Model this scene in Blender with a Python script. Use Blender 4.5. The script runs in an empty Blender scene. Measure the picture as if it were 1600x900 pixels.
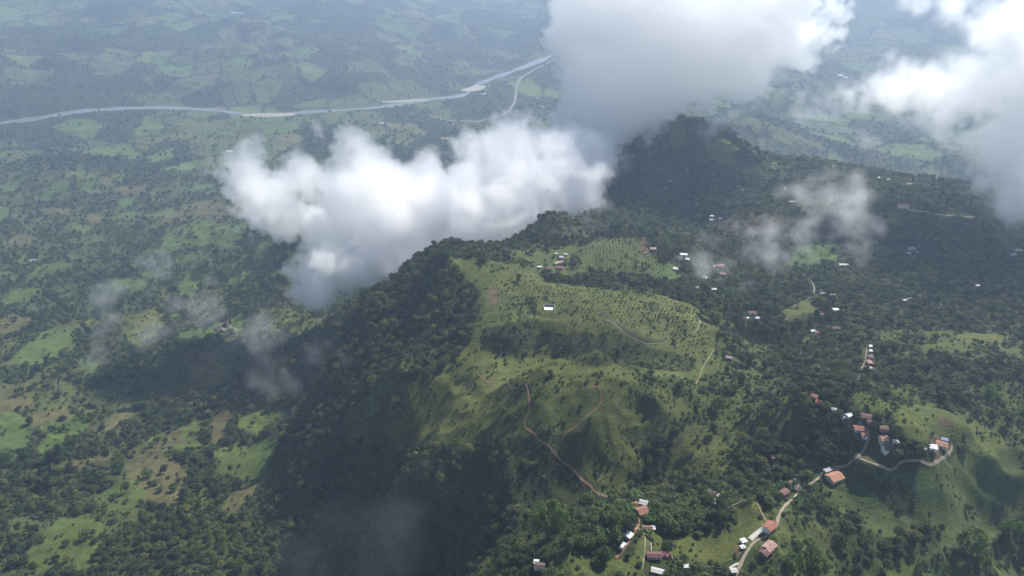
import bpy, math, random
import numpy as np

S = bpy.context.scene
C = S.collection
random.seed(7)
RNG = np.random.default_rng(11)
R = math.radians

# ------------------------------------------------------------------ camera, sky, sun, exposure
PITCH = R(27.7)
FPX = 800 / math.tan(R(35))                  # focal length in pixels of a 1600 px wide frame
cam = bpy.data.cameras.new('camera')
cam.sensor_width = 36.0
cam.lens = 18.0 / math.tan(R(35))
cam.clip_start = 1.0
cam.clip_end = 30000
cam_ob = bpy.data.objects.new('camera', cam)
C.objects.link(cam_ob)
cam_ob.location = (0, 0, 0)                  # heights are measured down from the drone
cam_ob.rotation_euler = (math.pi / 2 - PITCH, 0, 0)
S.camera = cam_ob

SUN_AZ, SUN_EL = R(40), R(45)                # azimuth to the right of the view direction (+Y)
w = bpy.data.worlds.new('World')
S.world = w
w.use_nodes = True
nt = w.node_tree
bg = nt.nodes['Background']
sky = nt.nodes.new('ShaderNodeTexSky')
sky.sky_type = 'NISHITA'
sky.sun_disc = False
sky.sun_elevation = SUN_EL
sky.sun_rotation = SUN_AZ
sky.altitude = 1800
nt.links.new(sky.outputs[0], bg.inputs['Color'])
bg.inputs['Strength'].default_value = 0.09
sl = bpy.data.lights.new('sun', 'SUN')
sl.energy = 5.0
sl.angle = R(0.53)
sl.color = (1.0, 0.955, 0.88)
sun = bpy.data.objects.new('sun', sl)
C.objects.link(sun)
sun.rotation_euler = (math.pi / 2 - SUN_EL, 0, math.pi - SUN_AZ)
S.view_settings.view_transform = 'Standard'
S.view_settings.look = 'None'
S.view_settings.gamma = 1.0
S.view_settings.exposure = 0.68
cy = S.cycles
cy.max_bounces = 50
cy.diffuse_bounces = 2
cy.glossy_bounces = 2
cy.transmission_bounces = 3
cy.transparent_max_bounces = 8
cy.volume_bounces = 48
cy.volume_step_rate = 2.0
cy.volume_max_steps = 256
cy.use_denoising = True
cy.use_adaptive_sampling = False

# ------------------------------------------------------------------ small maths
def pix_dir(u, v):
    """world direction of a pixel of the 1600x900 frame, forward component along the lens axis = 1"""
    a = (np.asarray(u, float) - 800) / FPX
    b = -(np.asarray(v, float) - 450) / FPX
    cp, sp = math.cos(PITCH), math.sin(PITCH)
    return np.stack([a + 0 * b, cp + b * sp, -sp + b * cp], -1)

def by_depth(u, v, h):
    d = pix_dir(u, v)
    t = -h / d[..., 2]
    return d * np.asarray(t)[..., None] if np.ndim(t) else d * t

def by_dist(u, v, s):
    d = pix_dir(u, v)
    return d / np.linalg.norm(d) * s

def project(p):
    p = np.asarray(p, float)
    cp, sp = math.cos(PITCH), math.sin(PITCH)
    f = p[..., 1] * cp - p[..., 2] * sp
    up = p[..., 1] * sp + p[..., 2] * cp
    return 800 + FPX * p[..., 0] / f, 450 - FPX * up / f, f

_LAT = np.random.default_rng(3).random((16, 256, 256))
def vnoise(x, y, k=0):
    L = _LAT[k % 16]
    xi = np.floor(x); yi = np.floor(y)
    fx = x - xi; fy = y - yi
    fx = fx * fx * fx * (fx * (fx * 6 - 15) + 10); fy = fy * fy * fy * (fy * (fy * 6 - 15) + 10)
    xi = xi.astype(np.int64) & 255; yi = yi.astype(np.int64) & 255
    x1 = (xi + 1) & 255; y1 = (yi + 1) & 255
    a = L[yi, xi] * (1 - fx) + L[yi, x1] * fx
    b = L[y1, xi] * (1 - fx) + L[y1, x1] * fx
    return (a * (1 - fy) + b * fy) * 2 - 1

def fbm(x, y, wl, octs=5, k=0, gain=0.5):
    s = 0; a = 1.0; t = 0; cr, sr = 0.8, 0.6
    x = np.asarray(x, float) / wl; y = np.asarray(y, float) / wl
    for o in range(octs):
        s = s + a * vnoise(x + 17.3 * o, y - 9.1 * o, k + o)
        t += a; a *= gain
        x, y = (cr * x - sr * y) * 2.03, (sr * x + cr * y) * 2.03
    return s / t

def ridged(x, y, wl, octs=4, k=5, gain=0.5):
    s = 0; a = 1.0; t = 0; cr, sr = 0.8, 0.6
    x = np.asarray(x, float) / wl; y = np.asarray(y, float) / wl
    for o in range(octs):
        s = s + a * (1 - 2 * np.abs(vnoise(x + 7.7 * o, y + 3.3 * o, k + o)))
        t += a; a *= gain
        x, y = (cr * x - sr * y) * 2.03, (sr * x + cr * y) * 2.03
    return s / t

def sstep(x, a, b):
    t = np.clip((x - a) / (b - a), 0, 1)
    return t * t * (3 - 2 * t)

# ------------------------------------------------------------------ relief: surveyed points (pixel, depth under the drone)
PTS = """
0 192 800|60 184 800|130 172 800|230 168 800|330 171 800|400 178 800|460 175 800|540 170 800|600 166 800|660 155 800|720 147 800|745 133 800|790 115 800|830 100 800|870 84 800|-200 215 800|950 60 800
100 100 735|300 100 735|500 100 725|700 75 740|900 40 780|0 0 560|300 0 600|600 0 640|800 0 690|1000 20 745|1200 30 720|1600 0 600|1400 50 735|-150 80 700|1750 60 660
200 250 790|0 300 765|200 310 760|350 250 790|60 265 745|-150 300 740|500 215 800|700 200 800|850 170 800
100 400 715|300 370 715|320 440 695|100 500 668|300 510 660|50 600 632|200 590 632|310 560 618|280 640 640|100 700 600|230 700 598|330 640 622|100 800 570|250 800 566|100 900 545|300 900 548|-150 500 650|-150 700 580
1250 200 765|1500 190 745|1350 130 770|1150 130 790|1680 220 720
450 370 605|375 440 690|400 330 725|420 410 655|480 330 660|560 250 775|640 320 735|720 290 755|800 240 780
700 410 364|665 411 379|640 425 388|600 450 410|560 478 432|520 502 500|690 404 362|725 403 372|760 401 380|800 405 388|870 412 392
830 372 402|860 343 388|900 350 410|930 330 420|940 280 432|960 222 405|985 190 385|1010 174 372|1045 182 385|1085 192 396|1130 206 408|1165 228 432|1190 244 450
1250 250 455|1300 257 452|1350 265 450|1400 275 445|1450 287 442|1500 300 438|1550 310 434|1600 320 430|1700 340 430
1000 330 468|1080 300 463|1070 265 440|1100 350 462|1150 320 440|1200 330 430|1200 390 442|1250 385 428|1300 330 424|1412 322 402|1480 335 405|1420 390 440|1550 400 430|1230 290 447|1400 295 432|1060 230 415|1000 260 430|1130 240 420|1330 385 436|940 365 425
820 440 378|770 470 368|858 480 366|950 460 379|1000 430 389|960 384 394|1010 395 398|1065 402 398|1050 490 372|1090 520 371|1000 530 371|1110 480 385|1120 425 408|900 425 395|1130 520 388
780 500 369|870 508 371|930 512 371|860 560 389|800 570 390|960 570 386|1060 580 371|740 480 371|705 450 374|650 470 424|600 490 448
840 590 342|940 590 338|1030 600 348|830 640 352|900 650 350|980 660 362|820 668 358|880 720 372|940 772 388|1000 740 386|1080 650 373|1100 700 374|1040 700 378|1180 690 368|1050 760 392|1120 640 372|1140 560 374
860 812 392|780 770 384|830 760 382|800 650 357|780 690 373|720 740 404|680 790 430|640 850 465|610 900 490|740 830 424|790 880 392|700 880 455|740 770 398
560 860 540|600 780 502|680 705 455|640 755 478|560 760 517|480 810 548|700 678 411|640 688 420|610 655 424|560 690 455|500 710 507|430 740 558|380 800 564|780 640 381|740 660 394|520 900 545
700 620 388|640 620 402|600 600 424|560 620 460|500 600 532|460 590 576|430 640 592|400 690 590|740 560 386|680 540 402|620 540 436|560 540 502|440 560 612
1270 625 342|1340 670 338|1380 690 335|1300 748 325|1465 698 332|1440 630 358|1500 660 350|1550 700 358|1450 580 374|1360 560 380|1550 580 380|1550 480 400|1450 480 410|1400 430 424|1550 435 408|1300 484 394|1290 515 392|1300 580 387|1230 560 392|1220 640 366|1250 700 357|1200 740 366|1120 780 366|1230 790 333|1200 850 335|1150 890 338|1100 860 344|1180 480 420|1230 430 418|1180 560 386|1160 620 370
1005 798 345|980 840 344|1030 870 337|880 870 342|840 888 352|940 830 361|950 880 330|1080 765 386|1100 815 360|1400 800 380|1350 780 356|1300 820 378|1420 735 346|1480 760 378|1560 780 398|1530 850 412|1400 880 372|1590 700 382|1590 620 386|1250 880 362|1330 880 376|1260 830 368|1700 800 400|1700 600 380|1700 500 395
640 440 520|720 425 500|790 410 500|560 500 570|850 380 520|600 470 545|700 390 620|780 370 610|620 400 665|900 280 620|930 230 690|520 440 650|1000 140 640|1100 150 650|1180 190 650
"""
WPTS = [(-700, 250, 540), (-450, 250, 535), (-200, 250, 520), (-60, 220, 430), (40, 220, 360), (150, 220, 350), (300, 220, 385), (480, 260, 410),
        (-700, 0, 520), (-300, 0, 500), (0, 0, 420), (300, 0, 400), (700, 0, 420), (700, 300, 410), (900, 600, 390), (1300, 1000, 420), (-1300, 600, 560), (-1900, 1500, 660),
        (-300, -700, 480), (400, -700, 440),
        (-6000, 2500, 500), (-5500, 5000, 350), (-2500, 8000, 250), (0, 8500, 260), (2500, 8000, 230), (5500, 5000, 300), (6000, 2500, 450), (-1500, 6500, 480), (1500, 6500, 480),
        (-5000, 8500, 150), (5000, 8500, 150), (-4000, 1500, 640), (4000, 1500, 600), (2200, 1500, 560), (-2800, 2700, 790), (2300, 2600, 720),
        (300, 1720, 560), (480, 1700, 560), (620, 1700, 600), (800, 1620, 600), (950, 1560, 620), (1150, 1450, 600), (520, 2000, 740), (900, 2000, 740), (1300, 1900, 720)]
cp = []
for row in PTS.strip().split('\n'):
    for s in row.split('|'):
        u, v, h = map(float, s.split())
        cp.append(by_depth(u, v, h))
cp = np.array([*cp, *[(a, b, -c) for a, b, c in WPTS]])
keep = [0]                                   # drop near-duplicate survey points
for i in range(1, len(cp)):
    r = np.hypot(*(cp[keep, :2] - cp[i, :2]).T)
    if r.min() > 8: keep.append(i)
cp = cp[keep]
SC = 400.0
CSM = (35 / SC) ** 2
_n = len(cp)
_X = cp[:, :2] / SC
_A = -np.sqrt(((_X[:, None] - _X[None]) ** 2).sum(-1) + CSM)
_Pm = np.c_[np.ones(_n), _X]
_M = np.block([[_A + 0.006 * np.eye(_n), _Pm], [_Pm.T, np.zeros((3, 3))]])
_W = np.linalg.solve(_M, np.r_[cp[:, 2], 0, 0, 0])

def base_h(x, y):
    x = np.asarray(x, float); y = np.asarray(y, float)
    sh = x.shape
    q = np.stack([x.ravel(), y.ravel()], -1) / SC
    z = np.empty(len(q)); gx = np.empty(len(q)); gy = np.empty(len(q))
    for a in range(0, len(q), 20000):
        b = q[a:a + 20000]
        dx = b[:, None, 0] - _X[None, :, 0]; dy = b[:, None, 1] - _X[None, :, 1]
        r = np.sqrt(dx * dx + dy * dy + CSM)
        z[a:a + 20000] = -r @ _W[:_n] + _W[_n] + b @ _W[_n + 1:]
        ir = 1 / r
        gx[a:a + 20000] = -(dx * ir) @ _W[:_n] + _W[_n + 1]
        gy[a:a + 20000] = -(dy * ir) @ _W[:_n] + _W[_n + 2]
    return z.reshape(sh), (np.hypot(gx, gy) / SC).reshape(sh)

PADS = []                                    # levelled building plots: x, y, z, radius
def height(x, y, pads=True):
    x = np.asarray(x, float); y = np.asarray(y, float)
    z, g = base_h(x, y)
    d = np.hypot(x, y)
    steep = sstep(g, 0.12, 0.75)
    low = sstep(-z, 500, 640)                # the valley side
    far = sstep(d, 2300, 4200)
    wx = x + 25 * fbm(x, y, 160, 2, 9); wy = y + 25 * fbm(x, y, 160, 2, 12)
    z = z + ridged(wx, wy, 150, 4, 2) * (2.5 + 13 * steep + 9 * low) * (1 - 0.3 * far)
    hill = sstep(-z, 560, 480) * (1 - sstep(d, 1500, 2200))
    z = z + hill * ridged(wx + 40, wy, 78, 3, 7) * (1.2 + 8.5 * sstep(g, 0.12, 0.5)) + hill * fbm(x, y, 120, 2, 11) * 3.5 * sstep(g, 0.08, 0.3)
    z = z + fbm(x, y, 42, 3, 6) * (1.3 + 3.2 * steep + 1.0 * low)
    z = z + far * (ridged(x, y, 900, 5, 1) * 95 + fbm(x, y, 1500, 3, 8) * 60)
    riv = sstep(river_dist(x, y), 60, 330)   # flat banks along the river
    z = np.where(riv < 1, (-800 - 2) * (1 - riv) + z * riv, z)
    if pads:
        for (px, py, pz, pr) in PADS:
            m = (np.abs(x - px) < pr * 2) & (np.abs(y - py) < pr * 2)
            if m.any():
                k = 1 - sstep(np.hypot(x[m] - px, y[m] - py), pr * 0.85, pr * 1.7)
                z[m] = z[m] * (1 - k) + pz * k
    return z

RIVER = np.array([by_depth(u, v, 800)[:2] for u, v in
    [(-330, 240), (-200, 216), (-90, 204), (0, 192), (60, 184), (130, 173), (230, 168), (330, 171), (375, 177), (430, 178), (490, 174), (540, 171), (600, 166), (660, 156), (715, 150), (738, 140), (745, 132), (770, 122), (800, 111), (830, 100), (870, 83), (930, 62), (1010, 40), (1120, 18)]])
def catmull(P, n=8):
    P = np.asarray(P, float)
    Q = np.vstack([2 * P[0] - P[1], P, 2 * P[-1] - P[-2]])
    out = []
    for i in range(1, len(Q) - 2):
        for t in np.linspace(0, 1, n, endpoint=False):
            a, b, c, d = Q[i - 1], Q[i], Q[i + 1], Q[i + 2]
            out.append(0.5 * (2 * b + (c - a) * t + (2 * a - 5 * b + 4 * c - d) * t ** 2 + (3 * b - a - 3 * c + d) * t ** 3))
    out.append(P[-1])
    return np.array(out)
RIVC = catmull(RIVER, 6)
def line_dist(x, y, L):
    x = np.asarray(x, float); y = np.asarray(y, float)
    best = np.full(x.shape, 1e9)
    for a, b in zip(L[:-1], L[1:]):
        e = b - a
        t = np.clip(((x - a[0]) * e[0] + (y - a[1]) * e[1]) / (e @ e + 1e-9), 0, 1)
        best = np.minimum(best, np.hypot(x - a[0] - t * e[0], y - a[1] - t * e[1]))
    return best
def river_dist(x, y):
    x = np.asarray(x, float); y = np.asarray(y, float)
    out = np.full(x.shape, 1e4)
    m = y > 2000
    if m.any(): out[m] = line_dist(x[m], y[m], RIVC)
    return out

def at(u, v, pads=True):
    """where the ray through a pixel meets the relief (arrays allowed) -> points"""
    u = np.atleast_1d(np.asarray(u, float)); v = np.atleast_1d(np.asarray(v, float))
    d = pix_dir(u, v)
    d /= np.linalg.norm(d, axis=-1, keepdims=True)
    n = len(u)
    t = np.full(n, 250.0); prev = t.copy(); done = np.zeros(n, bool)
    for _ in range(460):
        k = ~done
        if not k.any(): break
        p = d[k] * t[k][:, None]
        below = p[:, 2] < height(p[:, 0], p[:, 1], pads)
        idx = np.where(k)[0]
        done[idx[below]] = True
        go = idx[~below]
        prev[go] = t[go]; t[go] = t[go] * 1.012 + 3
        if (t > 12000).all(): break
    lo, hi = prev, t
    for _ in range(12):
        m = (lo + hi) / 2
        p = d * m[:, None]
        b = p[:, 2] < height(p[:, 0], p[:, 1], pads)
        hi = np.where(b, m, hi); lo = np.where(b, lo, m)
    return d * ((lo + hi) / 2)[:, None]
# ------------------------------------------------------------------ helpers for objects and materials
def tag(o, label=None, cat=None, group=None, kind=None):
    if label: o['label'] = label
    if cat: o['category'] = cat
    if group: o['group'] = group
    if kind: o['kind'] = kind
    return o

def link(name, me, mat=None, parent=None, loc=(0, 0, 0)):
    o = bpy.data.objects.new(name, me)
    C.objects.link(o)
    o.location = loc
    if mat and not me.materials: me.materials.append(mat)
    if parent: o.parent = parent
    return o

def empty(name, loc, rz=0.0, sc=1.0):
    o = bpy.data.objects.new(name, None)
    C.objects.link(o)
    o.location = loc; o.rotation_euler = (0, 0, rz); o.scale = (sc,) * 3 if np.isscalar(sc) else sc
    o.empty_display_size = 1
    return o

def np_mesh(name, V, F, smooth=False):
    V = np.asarray(V, np.float32); F = np.asarray(F, np.int32)
    me = bpy.data.meshes.new(name)
    n, k = F.shape
    me.vertices.add(len(V)); me.vertices.foreach_set('co', V.ravel())
    me.loops.add(n * k); me.loops.foreach_set('vertex_index', F.ravel())
    me.polygons.add(n); me.polygons.foreach_set('loop_start', np.arange(n, dtype=np.int32) * k)
    me.polygons.foreach_set('use_smooth', np.full(n, smooth))
    me.update(); me.validate()
    return me

class NT:
    """short hand for building a material"""
    def __init__(s, name):
        s.m = bpy.data.materials.new(name); s.m.use_nodes = True
        s.t = s.m.node_tree; s.n = s.t.nodes; s.b = s.n['Principled BSDF']
        s.b.inputs['Roughness'].default_value = 0.85
        s.b.inputs['Specular IOR Level'].default_value = 0.25
    def add(s, typ, **kw):
        nd = s.n.new(typ)
        for k, v in kw.items():
            if k.startswith('i_'):
                key = k[2:]; key = int(key) if key.isdigit() else key.replace('_', ' ')
                if hasattr(v, 'node'): s.t.links.new(v, nd.inputs[key])
                else: nd.inputs[key].default_value = v
            else: setattr(nd, k, v)
        return nd
    def noise(s, scale, detail=4, rough=0.6, vec=None, obj=False):
        if vec is None:
            tc = s.add('ShaderNodeTexCoord'); vec = tc.outputs['Object']
        nd = s.add('ShaderNodeTexNoise', i_Scale=scale, i_Detail=detail, i_Roughness=rough)
        s.t.links.new(vec, nd.inputs['Vector'])
        return nd.outputs['Fac']
    def ramp(s, fac, stops):
        nd = s.add('ShaderNodeValToRGB')
        e = nd.color_ramp.elements
        while len(e) < len(stops): e.new(0.5)
        for el, (p, c) in zip(e, stops):
            el.position = p; el.color = (*c, 1) if len(c) == 3 else c
        s.t.links.new(fac, nd.inputs[0])
        return nd.outputs['Color']
    def mixc(s, fac, a, b, mode='MIX'):
        nd = s.add('ShaderNodeMix', data_type='RGBA', blend_type=mode)
        for sock, v in ((nd.inputs[0], fac), (nd.inputs[6], a), (nd.inputs[7], b)):
            if hasattr(v, 'node'): s.t.links.new(v, sock)
            else: sock.default_value = v if np.isscalar(v) else ((*v, 1) if len(v) == 3 else v)
        return nd.outputs[2]
    def math(s, op, a, b=0.0):
        nd = s.add('ShaderNodeMath', operation=op)
        for i, v in enumerate((a, b)):
            if hasattr(v, 'node'): s.t.links.new(v, nd.inputs[i])
            else: nd.inputs[i].default_value = v
        return nd.outputs[0]
    def bump(s, h, strength=0.5, dist=1.0):
        nd = s.add('ShaderNodeBump', i_Strength=strength, i_Distance=dist)
        s.t.links.new(h, nd.inputs['Height'])
        s.t.links.new(nd.outputs[0], s.b.inputs['Normal'])
    def col(s, c): 
        if hasattr(c, 'node'): s.t.links.new(c, s.b.inputs['Base Color'])
        else: s.b.inputs['Base Color'].default_value = (*c, 1)

# ------------------------------------------------------------------ houses list first: the relief is levelled under them
# (pixel u, v, length m, depth m, yaw deg, roof, walls, height m, label, category)
HOUSES = [
 (1303, 747, 13.5, 10.5, 24, 'terracotta', 'cream', 3.4, 'large farmhouse with a clean orange tiled roof beside the bend of the pale road', 'house'),
 (1293, 735, 8, 3.2, 24, 'zinc', 'grey', 2.4, 'low grey tin shed just behind the large orange roofed farmhouse', 'shed'),
 (1341, 671, 8.5, 6.5, -8, 'brick', 'white', 3.0, 'brick red roofed cottage with a white end wall at the top of the road', 'house'),
 (1350, 680, 5.5, 4.2, -12, 'brick', 'white', 2.6, 'small red roofed annex with white walls below the red cottage on the road', 'house'),
 (1317, 652, 4.5, 4.5, 12, 'white', 'white', 2.7, 'left one of two bright white tin roofs above the red cottages', 'shed'),
 (1325, 650, 5, 4.5, 30, 'white', 'white', 2.9, 'right one of two bright white tin roofs above the red cottages', 'shed'),
 (1352, 652, 9, 6, -20, 'maroon', 'brown', 3.0, 'dark reddish roofed house beside a dense tree above the road end', 'house'),
 (1361, 661, 7, 4.5, -28, 'maroon', 'brown', 2.6, 'narrow dark reddish outbuilding right below the dark roofed house at the road end', 'shed'),
 (1380, 669, 7, 4, -8, 'rust', 'brown', 2.4, 'low rusty brown shed above the orange square roof by the pasture', 'shed'),
 (1381, 683, 7, 7.5, 4, 'tile', 'cream', 3.2, 'square house with a dull orange roof on the fork of the dirt road', 'house'),
 (1387, 698, 8, 8, 2, 'dark', 'white', 3.2, 'dark brown roofed house with a bright white left wall by the road fork', 'house'),
 (1398, 691, 5, 3, -10, 'pale', 'cream', 2.4, 'small pale lean-to at the right of the dark brown roofed house', 'shed'),
 (1470, 696, 9.5, 7, -28, 'tile', 'white', 3.2, 'salmon roofed house standing alone on a cleared spur at the right', 'house'),
 (1457, 700, 6, 6, -20, 'white', 'white', 2.9, 'white flat looking annex at the left of the lone salmon roofed house', 'shed'),
 (1475, 688, 5, 3.2, -20, 'blue', 'grey', 2.6, 'small blue roofed shelter behind the lone salmon roofed house', 'shelter'),
 (1444, 701, 2.8, 2, 10, 'white', 'white', 1.8, 'tiny white hut on the grass left of the lone salmon roofed house', 'hut'),
 (1271, 620, 7, 5, -35, 'rust_red', 'brown', 2.8, 'upper rusty red roof of the row on the shaded bank left of the white roofs', 'house'),
 (1281, 630, 8, 5.5, -35, 'rust_red', 'brown', 2.8, 'lower rusty red roof of the row on the shaded bank left of the white roofs', 'house'),
 (1302, 640, 5, 3.5, -30, 'zinc', 'grey', 2.2, 'small grey tin shed between the rusty red row and the white roofs', 'shed'),
 (1202, 824, 9, 7, 40, 'brick', 'white', 3.2, 'brick red gabled house where the pale yard meets the road at the bottom', 'house'),
 (1202, 853, 9.5, 6.5, 38, 'rust_pale', 'brown', 3.2, 'upper pink rusted roof of the big double house under the road bend', 'house'),
 (1197, 863, 10, 6, 38, 'maroon', 'brown', 2.9, 'lower dark maroon roof of the big double house under the road bend', 'house'),
 (1161, 846, 3.6, 3.2, 20, 'white', 'white', 2.4, 'upper white hut in the sunny pasture left of the road', 'hut'),
 (1160, 855, 2.8, 2.2, 20, 'white', 'grey', 1.8, 'lower and smaller white hut in the sunny pasture left of the road', 'hut'),
 (1146, 893, 4, 3, 8, 'pale', 'white', 2.4, 'little white shed by the pale pavement at the very bottom of the road', 'shed'),
 (1233, 756, 5.5, 4, 30, 'maroon', 'white', 2.6, 'maroon roofed hut with a white end in the plantain grove by the road', 'hut'),
 (1240, 751, 3, 2.6, 30, 'white', 'white', 2.3, 'small white tin roof touching the maroon roofed hut in the grove', 'shed'),
 (1225, 770, 7, 5, 35, 'rust', 'brown', 2.7, 'dusty brown roofed hut lowest in the plantain grove by the road', 'hut'),
 (1245, 764, 8, 5, 48, 'dark', 'brown', 2.6, 'dark weathered roof along the road behind the plantain grove', 'shed'),
 (1113, 772, 8, 6.5, -15, 'dark', 'grey', 2.9, 'dark brown roofed house among white tin sheds in the wooded hollow', 'house'),
 (1129, 768, 4.2, 2.4, 30, 'white', 'grey', 2.2, 'upper right white tin shed of the house group in the wooded hollow', 'shed'),
 (1125, 776, 4.4, 2.6, -38, 'white', 'grey', 2.2, 'middle white tin shed of the house group in the wooded hollow', 'shed'),
 (1119, 786, 5, 4, -25, 'pale', 'grey', 2.2, 'lowest pale roof of the house group in the wooded hollow', 'shed'),
 (1097, 779, 3, 2, -35, 'white', 'grey', 2.0, 'lone white tin roof at the left of the wooded hollow houses', 'shed'),
 (1106, 766, 4, 2, 10, 'white', 'grey', 2.1, 'thin white roof behind the dark roofed house in the wooded hollow', 'shed'),
 (1210, 715, 6, 4.5, 0, 'rust', 'pale', 2.6, 'small brown hut with a pale side on the bushy slope above the hollow', 'hut'),
 (992, 790, 5, 4.5, 22, 'brick', 'brown', 2.8, 'bright brick red roof at the upper left of the orange farm by the dirt fork', 'house'),
 (1003, 800, 8.5, 8, 22, 'rust_red', 'brown', 3.0, 'broad rusty orange roofed farm house above the dirt fork', 'house'),
 (1005, 787, 6, 4.5, -20, 'zinc', 'grey', 2.7, 'grey tin roof behind the rusty orange farm house above the dirt fork', 'shed'),
 (1011, 826, 7.5, 3, -6, 'rust', 'brown', 2.4, 'long narrow brown shed at the right end of the orange dirt fork', 'shed'),
 (1020, 826, 2.6, 2.8, -6, 'white', 'white', 2.3, 'white roofed end block of the long narrow shed at the dirt fork', 'shed'),
 (982, 838, 5, 4.5, 50, 'white', 'grey', 2.8, 'boxy house with a white roof on the left arm of the dirt fork', 'house'),
 (1022, 869, 10.5, 5, -2, 'maroon', 'pale', 2.8, 'long maroon roofed house behind the walled yard at the bottom', 'house'),
 (1037, 867, 5, 4.5, -2, 'pink', 'pale', 3.1, 'bright pink red roof joined to the long maroon roofed house', 'house'),
 (1027, 894, 8.5, 3.6, -18, 'pale', 'grey', 2.6, 'pale grey white arched roof among trees at the bottom edge', 'shed'),
 (843, 886, 7, 5, -6, 'dark', 'white', 2.8, 'small purple brown house with a white block on the bottom left meadow rim', 'house'),
 (838, 880, 2.8, 2.8, -6, 'white', 'white', 2.8, 'white tower like block at the back of the purple brown house', 'shed'),
 (943, 777, 6, 4.5, -30, 'dark', 'brown', 2.4, 'dark brown hut at the lower end of the orange path on the bare dome', 'hut'),
 (1139, 559, 7, 5, -20, 'pale_rust', 'brown', 2.6, 'lone hut with a pale pinkish roof on the bushy shoulder right of the plateau', 'hut'),
 (858, 419, 10, 5, 5, 'rust', 'pale', 2.8, 'long rusty roof at the front left of the ridge hamlet by the cloud', 'house'),
 (875, 418, 11, 6, -8, 'rust_red', 'pale', 2.9, 'rusty red roof at the front right of the ridge hamlet by the cloud', 'house'),
 (870, 411, 10, 6, 35, 'pale_rust', 'pale', 2.9, 'pinkish roof in the middle of the ridge hamlet by the cloud', 'house'),
 (877, 410, 6, 8, 5, 'rust_pale', 'white', 2.9, 'upright pale rusty roof at the right of the ridge hamlet by the cloud', 'house'),
 (843, 417, 8, 4, 0, 'pale', 'white', 2.5, 'pale shed at the left end of the ridge hamlet by the cloud', 'shed'),
 (877, 402, 7, 6, 0, 'zinc', 'grey', 2.6, 'grey roof set back above the ridge hamlet by the cloud', 'house'),
 (869, 396, 3.6, 3, 0, 'white', 'white', 2.3, 'tiny white hut at the back left of the ridge hamlet by the cloud', 'hut'),
 (884, 397, 5, 3, 0, 'white', 'white', 2.3, 'tiny white hut at the back right of the ridge hamlet by the cloud', 'hut'),
 (1020, 391, 10, 8, -5, 'pale_rust', 'brown', 5.2, 'two storey brown house with pinkish roofs above the planted hillock', 'house'),
 (1009, 395, 6, 4, 10, 'rust', 'pale', 2.5, 'low brown shed at the left of the two storey brown house', 'shed'),
 (1068, 398, 12, 6, -6, 'white', 'white', 3.2, 'largest bright white roof at the edge of the dark basin', 'house'),
 (1061, 404, 7, 12, 20, 'dark', 'white', 3.2, 'dark brown roof in front of the largest bright white roof', 'house'),
 (1074, 405, 6, 5, -10, 'white', 'white', 2.6, 'smaller white shed right below the largest bright white roof', 'shed'),
 (1057, 420, 11, 8, -18, 'pale', 'grey', 2.6, 'broad pale roof at the lower corner of the bright green lawn', 'house'),
 (1125, 415, 11, 7, 3, 'tile', 'cream', 3.0, 'upper orange roofed house under the drifting cloud wisp', 'house'),
 (1129, 428, 9, 6, -12, 'tile', 'cream', 2.9, 'lower orange roofed house under the drifting cloud wisp', 'house'),
 (1116, 416, 3.2, 3, 0, 'white', 'white', 2.6, 'tiny white block at the left of the upper orange roofed house', 'hut'),
 (1102, 434, 5, 4, 10, 'white', 'white', 2.6, 'small white roof among trees left of the lower orange roofed house', 'hut'),
 (1091, 425, 3, 2.5, 0, 'white', 'white', 2.2, 'tiny white hut in the clearing right of the broad pale roof', 'hut'),
 (1089, 449, 8, 5, -8, 'zinc', 'white', 2.6, 'grey roofed hut low in the trees under the basin houses', 'hut'),
 (1115, 452, 7, 5, 8, 'pale', 'brown', 2.5, 'dull pale roof deep in the trees right of the grey roofed hut', 'hut'),
 (1175, 489, 11, 6, -4, 'rust_red', 'cream', 2.9, 'reddish roofed house on the edge of the dark wood right of the plateau', 'house'),
 (1183, 497, 6, 4.5, 15, 'white', 'white', 2.5, 'white tin roof right below the reddish roofed house by the dark wood', 'shed'),
 (1168, 497, 3, 3, 0, 'white', 'white', 2.4, 'tiny white hut left below the reddish roofed house by the dark wood', 'hut'),
 (1209, 497, 5, 3, 0, 'zinc', 'grey', 2.2, 'faint grey shed in the trees right of the reddish roofed house', 'shed'),
 (1305, 484, 8, 6.5, 8, 'white', 'white', 3.0, 'square bright white roof standing alone in the middle of the right woods', 'house'),
 (1284, 492, 7, 7, 12, 'rust', 'brown', 2.8, 'brown roofed hut left of the lone square white roof', 'hut'),
 (1270, 518, 6, 4.5, -5, 'white', 'white', 2.5, 'white roof at the left of the brown hamlet below the lone square white roof', 'hut'),
 (1277, 520, 8, 6, -8, 'rust', 'pale', 2.7, 'brown roof in the middle of the hamlet below the lone square white roof', 'house'),
 (1305, 513, 10, 6, 5, 'dark', 'brown', 2.6, 'dark roof at the right of the hamlet below the lone square white roof', 'house'),
 (1286, 459, 9, 5, 12, 'pale', 'white', 2.6, 'pale roof of the small cluster in the trees above the olive clearing', 'house'),
 (1299, 461, 8, 5, -6, 'zinc', 'grey', 2.6, 'grey roof of the small cluster in the trees above the olive clearing', 'house'),
 (1283, 454, 4, 3, 0, 'white', 'white', 2.4, 'little white roof at the back of the cluster above the olive clearing', 'hut'),
 (1360, 542, 4.5, 3.5, 70, 'white', 'white', 2.8, 'topmost white roof of the line of houses down the narrow ridge', 'house'),
 (1360, 549, 4, 3.5, 70, 'white', 'grey', 2.6, 'second white roof of the line of houses down the narrow ridge', 'house'),
 (1360, 558, 7, 5, 80, 'rust', 'pale', 2.7, 'upper rusty roof of the line of houses down the narrow ridge', 'house'),
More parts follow.
